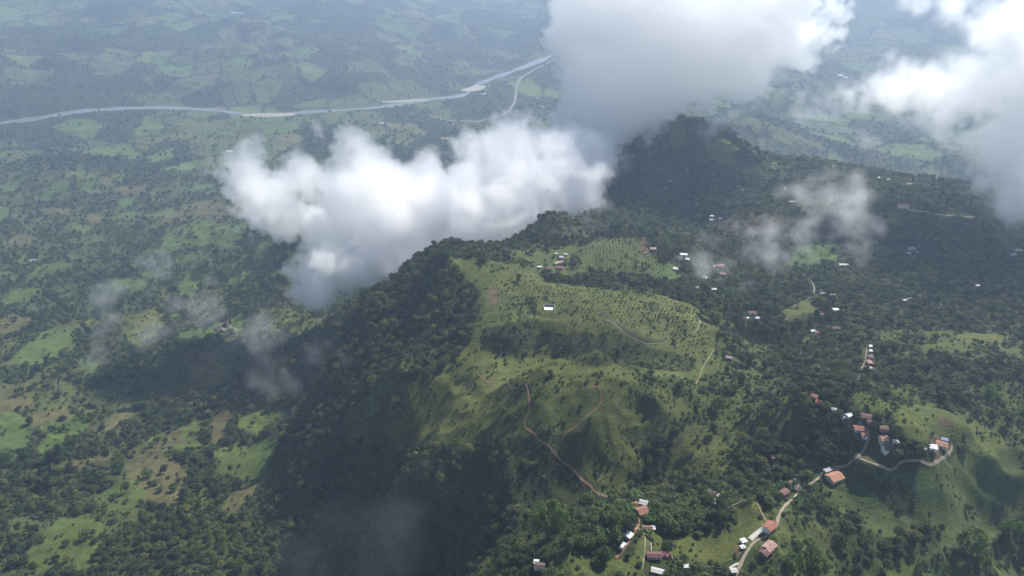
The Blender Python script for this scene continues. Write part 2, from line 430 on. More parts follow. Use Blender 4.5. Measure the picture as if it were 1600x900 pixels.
 (1358, 567, 8, 5, 85, 'rust_pale', 'brown', 2.7, 'middle pinkish roof of the line of houses down the narrow ridge', 'house'),
 (1358, 576, 5, 4, 10, 'pale', 'white', 2.5, 'lowest pale roof of the line of houses down the narrow ridge', 'house'),
 (1424, 388, 12, 7, 5, 'pale_rust', 'white', 3.0, 'upper pinkish roof of the hamlet in the dark woods far right', 'house'),
 (1421, 396, 8, 5, -12, 'white', 'white', 2.8, 'white roof at the front of the hamlet in the dark woods far right', 'house'),
 (1431, 393, 9, 6, -6, 'zinc', 'grey', 2.8, 'grey roof at the right of the hamlet in the dark woods far right', 'house'),
 (1411, 322, 20, 12, -8, 'rust_red', 'white', 4.0, 'large red roofed estate house on the green terrace far right', 'house'),
 (1424, 327, 12, 7, -15, 'rust', 'cream', 3.0, 'brown wing at the right of the large red roofed estate house', 'house'),
 (1070, 266, 13, 7, 8, 'white', 'white', 3.0, 'white roof high in the forest of the second peak', 'house'),
 (1047, 282, 10, 7, 0, 'rust_red', 'white', 3.0, 'reddish house with a white front in the forest left below the second peak', 'house'),
 (1041, 292, 6, 5, 0, 'pale', 'white', 2.6, 'pale hut on the path below the reddish forest house', 'hut'),
 (1164, 296, 14, 8, 0, 'tile', 'cream', 3.2, 'orange roofed house on the shoulder left of the brown slope', 'house'),
 (1155, 298, 6, 5, 0, 'white', 'white', 2.6, 'white shed at the left of the orange roofed shoulder house', 'shed'),
 (1192, 305, 6, 5, 0, 'white', 'white', 2.6, 'white hut on the track right of the orange roofed shoulder house', 'hut'),
 (1112, 337, 7, 4, 0, 'white', 'white', 2.6, 'upper white hut in the darkest part of the basin', 'hut'),
 (1111, 343, 8, 5, 0, 'zinc', 'grey', 2.6, 'lower grey hut in the darkest part of the basin', 'hut'),
 (1126, 341, 6, 4, 0, 'zinc', 'grey', 2.6, 'right grey hut in the darkest part of the basin', 'hut'),
 (1237, 315, 12, 8, 0, 'pale_rust', 'brown', 2.8, 'pinkish rubble like house above the brown slope', 'house'),
 (1161, 378, 4, 4, 0, 'white', 'white', 2.8, 'single white speck of a hut in the small green clearing of the basin', 'hut'),
 (1314, 331, 4, 4, 0, 'white', 'white', 2.8, 'single white hut seen through the cloud wisp', 'hut'),
 (1318, 414, 17, 6, -2, 'zinc', 'grey', 3.2, 'long grey barn roof below the green field', 'barn'),
 (1374, 277, 9, 6, 0, 'white', 'white', 3.0, 'white house on the skyline of the low far ridge', 'house'),
 (1387, 280, 12, 5, -10, 'pale', 'white', 3.0, 'pale long house just right of the white skyline house', 'house'),
 (1420, 287, 13, 6, 0, 'pale_rust', 'white', 3.0, 'pinkish house farther right along the low far ridge', 'house'),
 (1305, 259, 14, 5, -5, 'pale', 'white', 3.0, 'pale long house on the grassy top of the low far ridge', 'house'),
 (1590, 391, 12, 7, 0, 'pale_rust', 'pale', 3.0, 'pale roofed house at the far right edge of the woods', 'house'),
 (1583, 398, 10, 6, 8, 'zinc', 'grey', 2.8, 'grey shed below the pale roofed house at the right edge', 'shed'),
 (1414, 469, 8, 4, 5, 'zinc', 'grey', 2.4, 'grey shed in the dark woods right of the lone square white roof', 'shed'),
 (1421, 467, 4, 3, 5, 'white', 'white', 2.4, 'tiny white roof beside the grey shed in the dark right woods', 'hut'),
 (1527, 446, 5, 4, 0, 'white', 'white', 2.4, 'tiny white hut on the pale field at the right', 'hut'),
 (358, 236, 22, 14, 0, 'white', 'white', 5, 'white valley building beside the drifting left cloud', 'building'),
 (423, 266, 12, 8, 0, 'white', 'white', 4, 'small white valley house just above the left cloud', 'house'),
 (596, 192, 18, 12, 0, 'white', 'white', 5, 'white roadside building on the near bank under the river', 'building'),
 (756, 146, 22, 12, 10, 'white', 'white', 5, 'white building beside the pale sandbank of the river', 'building'),
 (840, 153, 16, 10, 0, 'white', 'white', 5, 'white building close to the tall cloud column', 'building'),
 (848, 166, 14, 9, 0, 'white', 'white', 5, 'lower white building close to the tall cloud column', 'building'),
 (695, 216, 26, 18, 0, 'tile', 'cream', 5, 'reddish roofed valley estate above the cloud bank', 'building'),
 (734, 211, 16, 10, 0, 'white', 'white', 5, 'white shed right of the reddish roofed valley estate', 'building'),
 (365, 19, 40, 18, 4, 'white', 'white', 7, 'left white shed high on the slope beyond the river', 'building'),
 (376, 20, 24, 16, 0, 'white', 'white', 7, 'right white shed high on the slope beyond the river', 'building'),
 (52, 406, 12, 7, 20, 'white', 'white', 3, 'white roof alone in the trees at the left edge', 'house'),
 (1312, 117, 30, 16, 10, 'white', 'white', 6, 'left white shed in the valley gap between the clouds', 'building'),
 (1321, 120, 20, 14, -20, 'white', 'white', 6, 'right white shed in the valley gap between the clouds', 'building'),
 (1072, 886, 3, 2.4, 0, 'white', 'white', 2.2, 'tiny pale hut under the trees at the bottom edge', 'hut'),
]
HOUSES = [(u, v, L * (0.74 if c != 'building' else 1), D * (0.74 if c != 'building' else 1), *r_, hh * (0.86 if c != 'building' else 1), lab, c) for (u, v, L, D, *r_, hh, lab, c) in HOUSES]
HP = at([h[0] for h in HOUSES], [h[1] + 2 for h in HOUSES], pads=False)
for h, p in zip(HOUSES, HP):
    PADS.append((p[0], p[1], p[2], max(h[2], h[3]) * 0.62))
# yards and terraces that are level too
for (u, v, r) in [(858, 482, 10), (1180, 836, 6), (1360, 715, 9)]:
    p = at([u], [v], pads=False)[0]
    PADS.append((p[0], p[1], p[2], r))

# ------------------------------------------------------------------ ground
NA, NR, TH, R0, R1 = 760, 1180, R(53), 170.0, 9000.0
th = np.linspace(-TH, TH, NA)
rr = R0 * np.exp(np.linspace(0, math.log(R1 / R0), NR))
GT, GR = np.meshgrid(th, rr)
GX, GY = GR * np.sin(GT), GR * np.cos(GT)
GZ = height(GX, GY)

def gz(x, y):
    """height of the ground mesh"""
    x = np.asarray(x, float); y = np.asarray(y, float)
    a = (np.arctan2(x, y) + TH) / (2 * TH) * (NA - 1)
    b = np.log(np.maximum(np.hypot(x, y), R0) / R0) / math.log(R1 / R0) * (NR - 1)
    a = np.clip(a, 0, NA - 1.001); b = np.clip(b, 0, NR - 1.001)
    i = a.astype(int); j = b.astype(int); fa = a - i; fb = b - j
    return (GZ[j, i] * (1 - fa) + GZ[j, i + 1] * fa) * (1 - fb) + (GZ[j + 1, i] * (1 - fa) + GZ[j + 1, i + 1] * fa) * fb

def on_ground(u, v):
    """pixel -> point on the finished ground mesh"""
    p = at(u, v)
    p[:, 2] = gz(p[:, 0], p[:, 1])
    return p

# ---- land cover: plots of pasture, soil and so on, each a polygon on the ground
COVER = {'olive': 1, 'green': 2, 'tan': 3, 'soil': 4, 'heath_and_shade': 5, 'dull': 6, 'smooth': 7, 'brown': 8, 'bushy': 9}
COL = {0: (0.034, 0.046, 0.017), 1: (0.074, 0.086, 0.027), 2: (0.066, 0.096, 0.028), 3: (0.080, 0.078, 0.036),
       4: (0.105, 0.072, 0.047), 5: (0.036, 0.043, 0.017), 6: (0.062, 0.076, 0.029), 7: (0.062, 0.082, 0.029), 8: (0.074, 0.060, 0.038), 9: (0.062, 0.082, 0.024)}  # heath growth, darkened further to paint in the shade of the dome slope
PLOTS = """
olive:688 408,730 404,760 408,800 412,835 425,850 440,905 448,960 452,1010 455,1050 466,1085 478,1115 498,1140 530,1130 575,1095 590,1060 600,1000 588,930 585,860 588,800 600,770 612,740 600,700 620,670 665,640 675,600 672,625 640,680 590,735 540,745 490,755 460,720 425
olive:905 400,930 378,980 368,1010 378,1015 400,1045 412,1060 425,1035 440,1000 430,950 428,905 425
olive:795 645,830 600,880 588,960 586,1020 592,1060 615,1085 645,1060 670,1010 690,1000 740,960 772,930 770,890 730,850 700,790 715,770 700,800 670
olive:1040 690,1080 668,1130 668,1148 700,1150 735,1090 745,1040 735
olive:835 905,868 872,895 858,930 872,985 868,1000 842,1010 815,1030 822,1040 850,1040 862,1005 862,1010 905
olive:1045 838,1100 835,1160 820,1195 795,1190 830,1150 872,1100 885,1050 872
olive:1150 795,1180 785,1195 812,1150 818
olive:1390 655,1440 625,1480 640,1515 675,1500 690,1440 692,1400 680
smooth:1285 760,1330 738,1400 735,1500 712,1590 700,1610 800,1545 852,1470 852,1425 815,1385 845,1340 812,1300 800
heath:1345 752,1400 745,1430 765,1420 800,1390 790
green:1300 900,1370 872,1430 876,1560 888,1580 910,1300 910
green:1235 722,1270 716,1296 728,1285 740,1250 740
dull:1475 440,1510 425,1600 416,1620 440,1540 442
green:1228 412,1250 385,1300 380,1320 388,1305 410,1245 425
green:1368 336,1410 328,1435 336,1400 352
green:1015 412,1060 412,1068 435,1040 444
olive:1100 225,1125 214,1150 225,1150 255,1120 262
olive:1205 492,1270 466,1276 492,1230 505
dull:1360 440,1400 425,1470 435,1440 445
brown:1110 352,1160 334,1260 338,1330 348,1338 378,1250 372,1180 372,1130 366
soil:1000 368,1014 372,1012 398,1000 392
soil:762 455,776 450,778 470,770 482,764 475
soil:1465 655,1490 660,1486 672,1468 668
tan:1385 690,1368 720,1352 730,1335 722,1352 700,1370 690
soil:1448 698,1470 688,1490 698,1480 710,1455 708
soil:1150 852,1160 858,1152 872,1142 868
tan:1340 545,1352 540,1370 560,1372 585,1350 592
heath:752 512,800 500,832 505,835 540,790 552,760 545
heath:845 520,930 520,1020 545,1090 560,1080 580,1000 578,920 570,860 560
heath:765 735,830 702,880 722,932 772,880 795,800 795,772 765
heath:1060 620,1120 600,1190 620,1240 650,1250 690,1190 700,1120 680
olive:592 678,640 640,700 608,790 602,815 640,775 690,700 698,640 702
bushy:1050 590,1100 592,1140 560,1180 545,1240 590,1270 620,1262 660,1240 690,1180 705,1150 690,1130 660,1080 640
bushy:1120 480,1180 520,1220 560,1200 600,1150 560,1130 520
bushy:1240 840,1275 850,1300 880,1310 910,1230 910
bushy:540 640,590 600,640 590,680 600,640 640,590 680,540 690
dull:1028 200,1062 192,1078 214,1052 236
dull:1150 212,1172 222,1184 242,1160 236
bushy:1330 620,1390 600,1440 600,1440 625,1395 650,1350 645
bushy:1500 600,1600 590,1610 690,1540 680
dull:1150 262,1220 252,1235 280,1180 292
dull:1290 300,1350 296,1372 318,1310 320
dull:1240 320,1290 312,1300 332,1250 340
dull:1110 500,1160 520,1200 545,1250 600,1200 620,1130 590
green:15 565,45 540,70 518,110 514,118 545,66 572
green:40 872,75 825,110 803,150 812,166 850,130 895,50 900
green:150 775,200 750,232 765,216 800,170 802
green:120 560,150 555,160 580,130 590
tan:-20 600,45 597,48 636,-20 648
tan:50 652,105 640,108 655,55 668
tan:138 668,205 632,216 645,155 685
tan:105 722,180 704,176 742,116 738
tan:200 705,282 668,284 690,216 735
tan:285 548,345 545,348 600,308 614
olive:180 500,250 480,260 510,215 545
green:252 384,264 354,385 348,372 388
tan:298 318,385 322,378 344,248 346
dull:290 190,400 184,445 262,350 292,298 252
green:140 232,190 232,186 244,148 244
green:230 246,270 230,276 244,240 256
dull:30 350,78 340,80 356,34 362
"""
polys = []
for row in PLOTS.strip().split('\n'):
    k, pts = row.split(':')
    uv = np.array([list(map(float, p.split())) for p in pts.split(',')])
    uv = np.vstack([np.linspace(uv[i], uv[(i + 1) % len(uv)], 3, endpoint=False) for i in range(len(uv))])
    polys.append((COVER[k], at(uv[:, 0], uv[:, 1])[:, :2]))

def inside(x, y, P):
    r = np.zeros(x.shape, bool)
    for (x1, y1), (x2, y2) in zip(P, np.roll(P, -1, 0)):
        c = (y1 > y) != (y2 > y)
        r ^= c & (x < (x2 - x1) * (y - y1) / (y2 - y1 + 1e-12) + x1)
    return r

_cells = np.random.default_rng(5)
_jit = _cells.random((128, 128, 2)); _cid = _cells.random((128, 128))
def cellular(x, y, size):
    """farm plots: id of the nearest cell and the distance to its hedge"""
    x = x / size; y = y / size
    xi = np.floor(x).astype(int); yi = np.floor(y).astype(int)
    d1 = np.full(x.shape, 9.0); d2 = d1.copy(); cid = np.zeros(x.shape)
    for a in (-1, 0, 1):
        for b in (-1, 0, 1):
            i = (xi + a) & 127; j = (yi + b) & 127
            px = xi + a + _jit[i, j, 0]; py = yi + b + _jit[i, j, 1]
            d = np.hypot(px - x, py - y)
            near = d < d1
            d2 = np.where(near, d1, np.minimum(d2, d)); cid = np.where(near, _cid[i, j], cid); d1 = np.where(near, d, d1)
    return cid, (d2 - d1) * size * 0.5

def land(x, y):
    """cover class, tree density 0..1 and undergrowth density 0..1"""
    x = np.asarray(x, float); y = np.asarray(y, float)
    d = np.hypot(x, y)
    q = 1 + np.minimum(d / 900, 5)
    wx = x + q * (3.5 * fbm(x, y, 30 * 1.0, 3, 4) + 1.2 * vnoise(x / 5, y / 5, 8)); wy = y + q * (3.5 * fbm(x, y, 30, 3, 10) + 1.2 * vnoise(x / 5, y / 5, 9))
    cls = np.zeros(x.shape, int)
    z = gz(x, y)
    valley = z < np.where(y > 2400, 0, -560 - 40 * fbm(x, y, 120, 2, 3))
    cx = x + 0.25 * y; cy_ = y * 0.75
    cid, edge = cellular(cx + 26 * fbm(x, y, 120, 4, 1), cy_ + 26 * fbm(x, y, 120, 4, 2), np.where(y > 2300, 165.0, 74.0))
    big = fbm(x, y, 620, 3, 7)
    open_ = valley & (cid < 0.48 + 0.55 * big)
    hedge = edge < 6 + 2 * vnoise(x / 20, y / 20, 3)
    c2 = np.where(np.modf(cid * 37)[0] < 0.22, 2, np.where(np.modf(cid * 91)[0] < 0.20, 3, 6))
    cls = np.where(open_ & ~hedge, c2, cls)
    # mountain side: thickets give way to rough pasture and fern here and there
    rough = fbm(x, y, 105, 4, 12) + 0.35 * fbm(x, y, 30, 3, 3)
    shady = (x < -0.02 * y - 20) & (y < 1300)
    cls = np.where((cls == 0) & ~valley & (rough > 0.16) & ~shady & ((y < 640) | (x < 130)) & (d < 2200), np.where(rough > 0.42, 1, 6), cls)
    explicit = np.zeros(x.shape, bool)
    for k, P in polys:
        lo, hi = P.min(0) - 60, P.max(0) + 60
        m = (x > lo[0]) & (x < hi[0]) & (y > lo[1]) & (y < hi[1])
        if m.any():
            ins = inside(wx[m], wy[m], P)
            t = cls[m]; t[ins] = k; cls[m] = t
            e = explicit[m]; e |= ins; explicit[m] = e
    n1 = fbm(x, y, 55, 4, 11); n2 = fbm(x, y, 18, 3, 13)
    tree = np.select([cls == 0, cls == 1, cls == 2, cls == 3, cls == 4, cls == 5, cls == 6, cls == 7, cls == 8, cls == 9],
                     [0.92 + 0.3 * n1, 0.0 + 0.14 * sstep(n1 + 0.5 * n2, 0.4, 0.7), 0.05 + 0.4 * sstep(n2, 0.2, 0.5), 0.06 + 0.4 * sstep(n2, 0.2, 0.5), 0.03, 0.03 + 0.2 * sstep(n1, 0.3, 0.6), 0.14 + 0.5 * sstep(n1 + n2, 0.0, 0.4), 0.004 + 0.25 * sstep(n1 + n2, 0.5, 0.8), 0.25, 0.10 + 0.35 * sstep(n2 + 0.5 * n1, 0.1, 0.5)])
    glade = valley & (cls == 0)
    tree = np.where(glade, tree * (0.55 + 0.45 * sstep(n2 + big * 0.5, -0.35, 0.1)), tree)
    scrub = np.select([cls == 0, cls == 1, cls == 2, cls == 3, cls == 4, cls == 5, cls == 6, cls == 7, cls == 8, cls == 9],
                      [0.55, 0.14 + 0.65 * sstep(n2 + 0.5 * n1, 0.02, 0.45), 0.04, 0.05, 0.06, 0.75, 0.55 + 0.4 * sstep(n2, 0.0, 0.4), 0.08 + 0.5 * sstep(n2 + 0.4 * n1, 0.15, 0.45), 0.4, 0.95])
    return cls, np.clip(tree, 0, 1), np.clip(scrub, 0, 1), valley
# ------------------------------------------------------------------ ground sheet
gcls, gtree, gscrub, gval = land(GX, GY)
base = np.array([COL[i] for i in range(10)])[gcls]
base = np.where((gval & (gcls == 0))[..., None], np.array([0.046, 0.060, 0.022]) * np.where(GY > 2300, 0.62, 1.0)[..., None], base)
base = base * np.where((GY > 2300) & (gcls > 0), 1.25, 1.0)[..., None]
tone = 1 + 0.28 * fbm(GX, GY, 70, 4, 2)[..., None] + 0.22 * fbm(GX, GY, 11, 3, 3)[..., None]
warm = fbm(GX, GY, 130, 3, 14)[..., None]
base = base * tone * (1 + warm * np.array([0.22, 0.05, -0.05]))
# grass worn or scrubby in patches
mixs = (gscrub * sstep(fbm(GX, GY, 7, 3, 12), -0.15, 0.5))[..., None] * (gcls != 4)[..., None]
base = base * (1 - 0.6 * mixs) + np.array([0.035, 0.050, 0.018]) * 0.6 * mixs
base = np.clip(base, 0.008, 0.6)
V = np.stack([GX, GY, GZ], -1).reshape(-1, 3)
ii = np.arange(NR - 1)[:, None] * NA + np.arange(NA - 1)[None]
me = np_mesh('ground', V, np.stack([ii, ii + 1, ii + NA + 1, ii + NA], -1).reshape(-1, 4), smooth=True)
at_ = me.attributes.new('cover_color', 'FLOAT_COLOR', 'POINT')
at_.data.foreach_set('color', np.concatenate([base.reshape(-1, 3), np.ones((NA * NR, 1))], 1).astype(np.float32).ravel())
g = NT('ground_cover')
ac = g.add('ShaderNodeAttribute', attribute_name='cover_color')
tc = g.add('ShaderNodeTexCoord')
fine = g.noise(0.55, 5, 0.7, tc.outputs['Object'])
mid = g.noise(0.11, 4, 0.65, tc.outputs['Object'])
f1 = g.ramp(fine, [(0.30, (0.62, 0.62, 0.62)), (0.72, (1.42, 1.42, 1.30))])
f2 = g.ramp(mid, [(0.3, (0.78, 0.80, 0.82)), (0.7, (1.22, 1.18, 1.1))])
g.col(g.mixc(1.0, g.mixc(1.0, ac.outputs['Color'], f1, 'MULTIPLY'), f2, 'MULTIPLY'))
g.b.inputs['Roughness'].default_value = 0.95
g.b.inputs['Specular IOR Level'].default_value = 0.08
sepz = g.add('ShaderNodeSeparateXYZ'); g.t.links.new(tc.outputs['Object'], sepz.inputs[0])
wob = g.noise(0.05, 3, 0.6, tc.outputs['Object'])
ter = g.math('SINE', g.math('ADD', g.math('MULTIPLY', sepz.outputs[2], 2.6), g.math('MULTIPLY', wob, 14.0)))
g.bump(g.math('ADD', g.math('MULTIPLY', fine, 1.1), g.math('MULTIPLY', ter, 0.045)), 0.8, 1.0)      # cattle terraces follow the contours
tag(link('ground', me, g.m), 'mountain ridge and valley floor under forest and pasture', kind='structure')

# ------------------------------------------------------------------ river, pond
def ribbon(name, L, half, zfun, mat, across=2, label=None):
    L = np.asarray(L); T = np.gradient(L, axis=0); T /= np.linalg.norm(T, axis=1, keepdims=True) + 1e-9
    Nn = np.stack([-T[:, 1], T[:, 0]], -1)
    half = np.broadcast_to(half, (len(L),))
    k = np.linspace(-1, 1, across + 1)
    P = L[:, None, :] + Nn[:, None, :] * (half[:, None] * k[None])[..., None]
    Z = zfun(P[..., 0], P[..., 1])
    Vv = np.concatenate([P, Z[..., None]], -1).reshape(-1, 3)
    m = across + 1
    i = np.arange(len(L) - 1)[:, None] * m + np.arange(across)[None]
    me = np_mesh(name, Vv, np.stack([i, i + 1, i + m + 1, i + m], -1).reshape(-1, 4), smooth=True)
    return tag(link(name, me, mat), label, kind='structure')

wm = NT('river_water')
wm.b.inputs['Roughness'].default_value = 0.22
wm.b.inputs['Specular IOR Level'].default_value = 0.5
wn = wm.noise(0.02, 4, 0.6)
wm.col(wm.ramp(wn, [(0.3, (0.10, 0.09, 0.07)), (0.7, (0.20, 0.18, 0.14))]))
wm.bump(wm.noise(0.12, 3, 0.6), 0.25, 1.0)
RL = catmull(RIVER, 14)
sal = np.cumsum(np.r_[0, np.hypot(*np.diff(RL, axis=0).T)])
ribbon('river', RL, 25 + 12 * vnoise(sal / 260, sal * 0, 2) + 9 * vnoise(sal / 70, sal * 0, 5), lambda x, y: x * 0 - 801.2, wm.m, 6, 'pale muddy river winding across the valley floor')
sm = NT('river_sand'); sm.col(sm.ramp(sm.noise(0.03, 4), [(0.3, (0.22, 0.20, 0.16)), (0.7, (0.36, 0.33, 0.27))]))
def blob_sheet(name, u, v, rx, ry, z, mat, label, rot=0, n=40, seed=1):
    p = at([u], [v])[0]
    a = np.linspace(0, 2 * math.pi, n, endpoint=False)
    rad = 1 + 0.25 * vnoise(2 + 1.5 * np.cos(a), 2 + 1.5 * np.sin(a) + seed, 3)
    x = rx * rad * np.cos(a); y = ry * rad * np.sin(a)
    X = p[0] + x * math.cos(rot) - y * math.sin(rot); Y = p[1] + x * math.sin(rot) + y * math.cos(rot)
    zz = (lambda X, Y: X * 0 + z) if z is not None else (lambda X, Y: gz(X, Y) + 0.35)
    rings = [np.stack([p[0] + (X - p[0]) * k, p[1] + (Y - p[1]) * k], -1) for k in (1, 0.75, 0.5, 0.25)]
    Vv = [np.c_[r, zz(r[:, 0], r[:, 1])] for r in rings]
    Vv = np.vstack(Vv + [np.array([[p[0], p[1], float(zz(np.array([p[0]]), np.array([p[1]]))[0])]])])
    F = []
    for k in range(3):
        for i in range(n):
            j = (i + 1) % n
            F.append((k * n + j, k * n + i, (k + 1) * n + i, (k + 1) * n + j))
    me = bpy.data.meshes.new(name)
    c = 4 * n
    me.from_pydata(Vv.tolist(), [], [f[::-1] for f in F] + [(c, 3 * n + i, 3 * n + (i + 1) % n) for i in range(n)])
    return tag(link(name, me, mat), label, kind='structure')
blob_sheet('sandbank', 742, 139, 75, 45, -800.7, sm.m, 'pale sandbank where the river bends', 0.9)
blob_sheet('sandbank', 420, 180, 120, 34, -800.8, sm.m, 'pale sandbank under the near bank of the river', 0.05, seed=4)
blob_sheet('sandbank', 632, 158, 110, 20, -800.8, sm.m, 'narrow sandbank along the river', 0.25, seed=7)
pm = NT('pond_water'); pm.b.inputs['Roughness'].default_value = 0.1; pm.col((0.05, 0.09, 0.09))
pp = at([570], [230])[0]
blob_sheet('pond', 570, 230, 48, 70, None, pm.m, 'small blue green pond beside the cloud bank', 0.2, seed=9)

# ------------------------------------------------------------------ roads and paths, draped on the ground
def road_mat(name, a, b):
    r = NT(name)
    n = r.noise(0.35, 5, 0.7)
    r.col(r.ramp(n, [(0.3, a), (0.7, b)])); r.b.inputs['Roughness'].default_value = 0.95
    r.bump(n, 0.4, 0.3)
    return r.m
M_TRACK = road_mat('dirt_road', (0.17, 0.14, 0.098), (0.28, 0.24, 0.18))
M_EARTH = road_mat('red_earth', (0.16, 0.088, 0.052), (0.25, 0.15, 0.092))
M_PALE = road_mat('pale_concrete', (0.34, 0.32, 0.28), (0.48, 0.46, 0.41))
M_HIGH = road_mat('far_highway', (0.16, 0.155, 0.145), (0.25, 0.24, 0.22))
M_CUT_AND_SHADE = road_mat('dark_track_and_shade', (0.034, 0.036, 0.018), (0.070, 0.062, 0.034))  # dark tracks, and the shade painted along the lower cut
ROADS = [
 ('dirt_road', [(1148, 905), (1156, 884), (1166, 864), (1180, 846), (1198, 838), (1212, 824), (1217, 806), (1230, 787), (1245, 773), (1257, 764), (1270, 754), (1284, 742)], 1.7, M_TRACK, 'pale dirt road climbing from the bottom edge past the plantain grove'),
 ('dirt_road', [(1283, 742), (1300, 734), (1322, 728), (1340, 714), (1352, 698), (1357, 684), (1352, 672), (1340, 662)], 1.8, M_TRACK, 'dirt road from the large farmhouse up to the red cottages'),
 ('dirt_road', [(1342, 716), (1358, 722), (1375, 728), (1397, 733), (1410, 722), (1432, 720), (1458, 725), (1476, 715), (1486, 704), (1487, 697)], 1.5, M_TRACK, 'winding dirt drive out to the lone salmon roofed house'),
 ('footpath', [(1178, 778), (1188, 797), (1196, 812), (1206, 821)], 0.8, M_TRACK, 'narrow path running down to the brick red gabled house'),
 ('yard', [(1172, 843), (1180, 836), (1190, 829), (1197, 825)], 3.0, M_PALE, 'pale concrete yard in front of the brick red gabled house'),
 ('yard', [(1140, 888), (1150, 882), (1160, 880)], 1.4, M_PALE, 'pale pavement around the white shed at the bottom edge'),
 ('earth_track', [(822, 600), (826, 618), (827, 640), (821, 655), (819, 668)], 1.1, M_EARTH, 'orange earth track along the left rim of the bare dome'),
 ('earth_track', [(820, 668), (838, 683), (852, 694), (866, 708), (880, 722), (896, 735), (915, 754), (938, 774)], 1.4, M_EARTH, 'orange earth track falling across the dome to the dark hut'),
 ('earth_track', [(918, 606), (933, 604), (940, 618), (938, 632), (922, 646), (905, 662), (888, 674), (876, 690)], 0.8, M_EARTH, 'thin orange trail curling over the middle of the dome'),
 ('earth_track', [(998, 808), (997, 820), (992, 830), (983, 846), (972, 862), (962, 872)], 1.5, M_EARTH, 'orange drive down the left arm of the farm fork'),
 ('earth_track', [(993, 829), (1004, 828), (1012, 829)], 1.7, M_EARTH, 'short orange drive at the right arm of the farm fork'),
 ('cut_track_and_shade', [(776, 468), (800, 463), (838, 463), (880, 463), (912, 466), (928, 474), (941, 486)], 1.4, M_CUT_AND_SHADE, 'thin dark track across the upper planted slope'),
 ('cut_track_and_shade', [(941, 486), (955, 499), (970, 509), (986, 521), (1003, 530), (1020, 533), (1038, 533)], 3.2, M_CUT_AND_SHADE, 'broad dark painted shade of the cut track slanting down through the planted rows'),  # wide dark strip paints the shadow line along the cut
 ('earth_track', [(950, 500), (966, 512), (984, 526), (1003, 535), (1022, 537), (1040, 536)], 0.7, M_TRACK, 'thin pale line of a bank below the shade line of the cut track'),
 ('footpath', [(1085, 602), (1093, 590), (1098, 575), (1106, 562), (1116, 545)], 0.7, M_TRACK, 'pale footpath up to the lone pinkish hut'),
 ('footpath', [(1084, 522), (1092, 510), (1093, 500), (1087, 490)], 0.7, M_TRACK, 'pale footpath along the right rim of the planted slope'),
 ('cut_track_and_shade', [(1040, 700), (1062, 690), (1076, 674), (1100, 668), (1135, 666)], 1.8, M_CUT_AND_SHADE, 'dark hedge line track round the shrub dotted field'),
 ('earth_track', [(745, 582), (758, 595), (775, 605), (800, 606), (818, 600)], 0.8, M_EARTH, 'faint orange trail along the saddle left of the dome'),
 ('footpath', [(1007, 830), (1008, 845), (1007, 865), (1004, 890)], 0.6, M_TRACK, 'footpath down beside the walled yard'),
 ('dirt_road', [(1100, 366), (1140, 372), (1165, 378), (1182, 384), (1200, 380), (1225, 372), (1260, 370), (1290, 378), (1330, 386)], 1.8, M_TRACK, 'brown road winding through the basin behind the wisps'),
 ('dirt_road', [(1165, 352), (1180, 362), (1192, 368)], 1.5, M_TRACK, 'short brown hairpin in the bare basin slope'),
 ('dirt_road', [(1160, 300), (1185, 304), (1215, 310), (1235, 312)], 1.6, M_TRACK, 'track along the shoulder of the orange roofed house'),
 ('dirt_road', [(1430, 330), (1460, 334), (1500, 338), (1540, 342)], 2.2, M_TRACK, 'brown road leaving the red estate house to the right'),
 ('dirt_road', [(1255, 428), (1268, 440), (1272, 455), (1262, 468), (1240, 478)], 1.4, M_TRACK, 'thin brown road below the long grey barn'),
 ('footpath', [(1340, 598), (1345, 580), (1352, 562), (1354, 545)], 1.0, M_TRACK, 'path along the narrow ridge with the line of houses'),
 ('footpath', [(1105, 775), (1125, 790), (1145, 789), (1160, 782)], 0.7, M_TRACK, 'pale path below the houses in the wooded hollow'),
 ('highway', [(786, 180), (797, 172), (804, 160), (806, 146), (808, 132), (814, 122), (830, 112), (850, 101), (870, 91)], 5.2, M_HIGH, 'pale valley highway curving beside the river'),
 ('highway', [(670, 180), (700, 188), (730, 189), (760, 186), (786, 180)], 5.0, M_HIGH, 'faint valley road joining the highway'),
]
ROADS = [(a, b, c * (0.50 if c < 5 else 1), d, e) for (a, b, c, d, e) in ROADS]
for (name, uv, half, mat, label) in ROADS:
    P = on_ground([a for a, b in uv], [b for a, b in uv])[:, :2]
    Lc = catmull(P, 10)
    seg = np.r_[0, np.cumsum(np.hypot(*np.diff(Lc, axis=0).T))]
    n = max(4, int(seg[-1] / max(1.2, half * 0.9)))
    s_ = np.linspace(0, seg[-1], n)
    Lc = np.stack([np.interp(s_, seg, Lc[:, 0]), np.interp(s_, seg, Lc[:, 1])], -1)
    hw = half * (1 + 0.28 * vnoise(s_ / 6, s_ * 0, 4))
    ribbon(name, Lc, hw, lambda x, y: gz(x, y) + 0.28 + 0.02 * half, mat, 4, label)

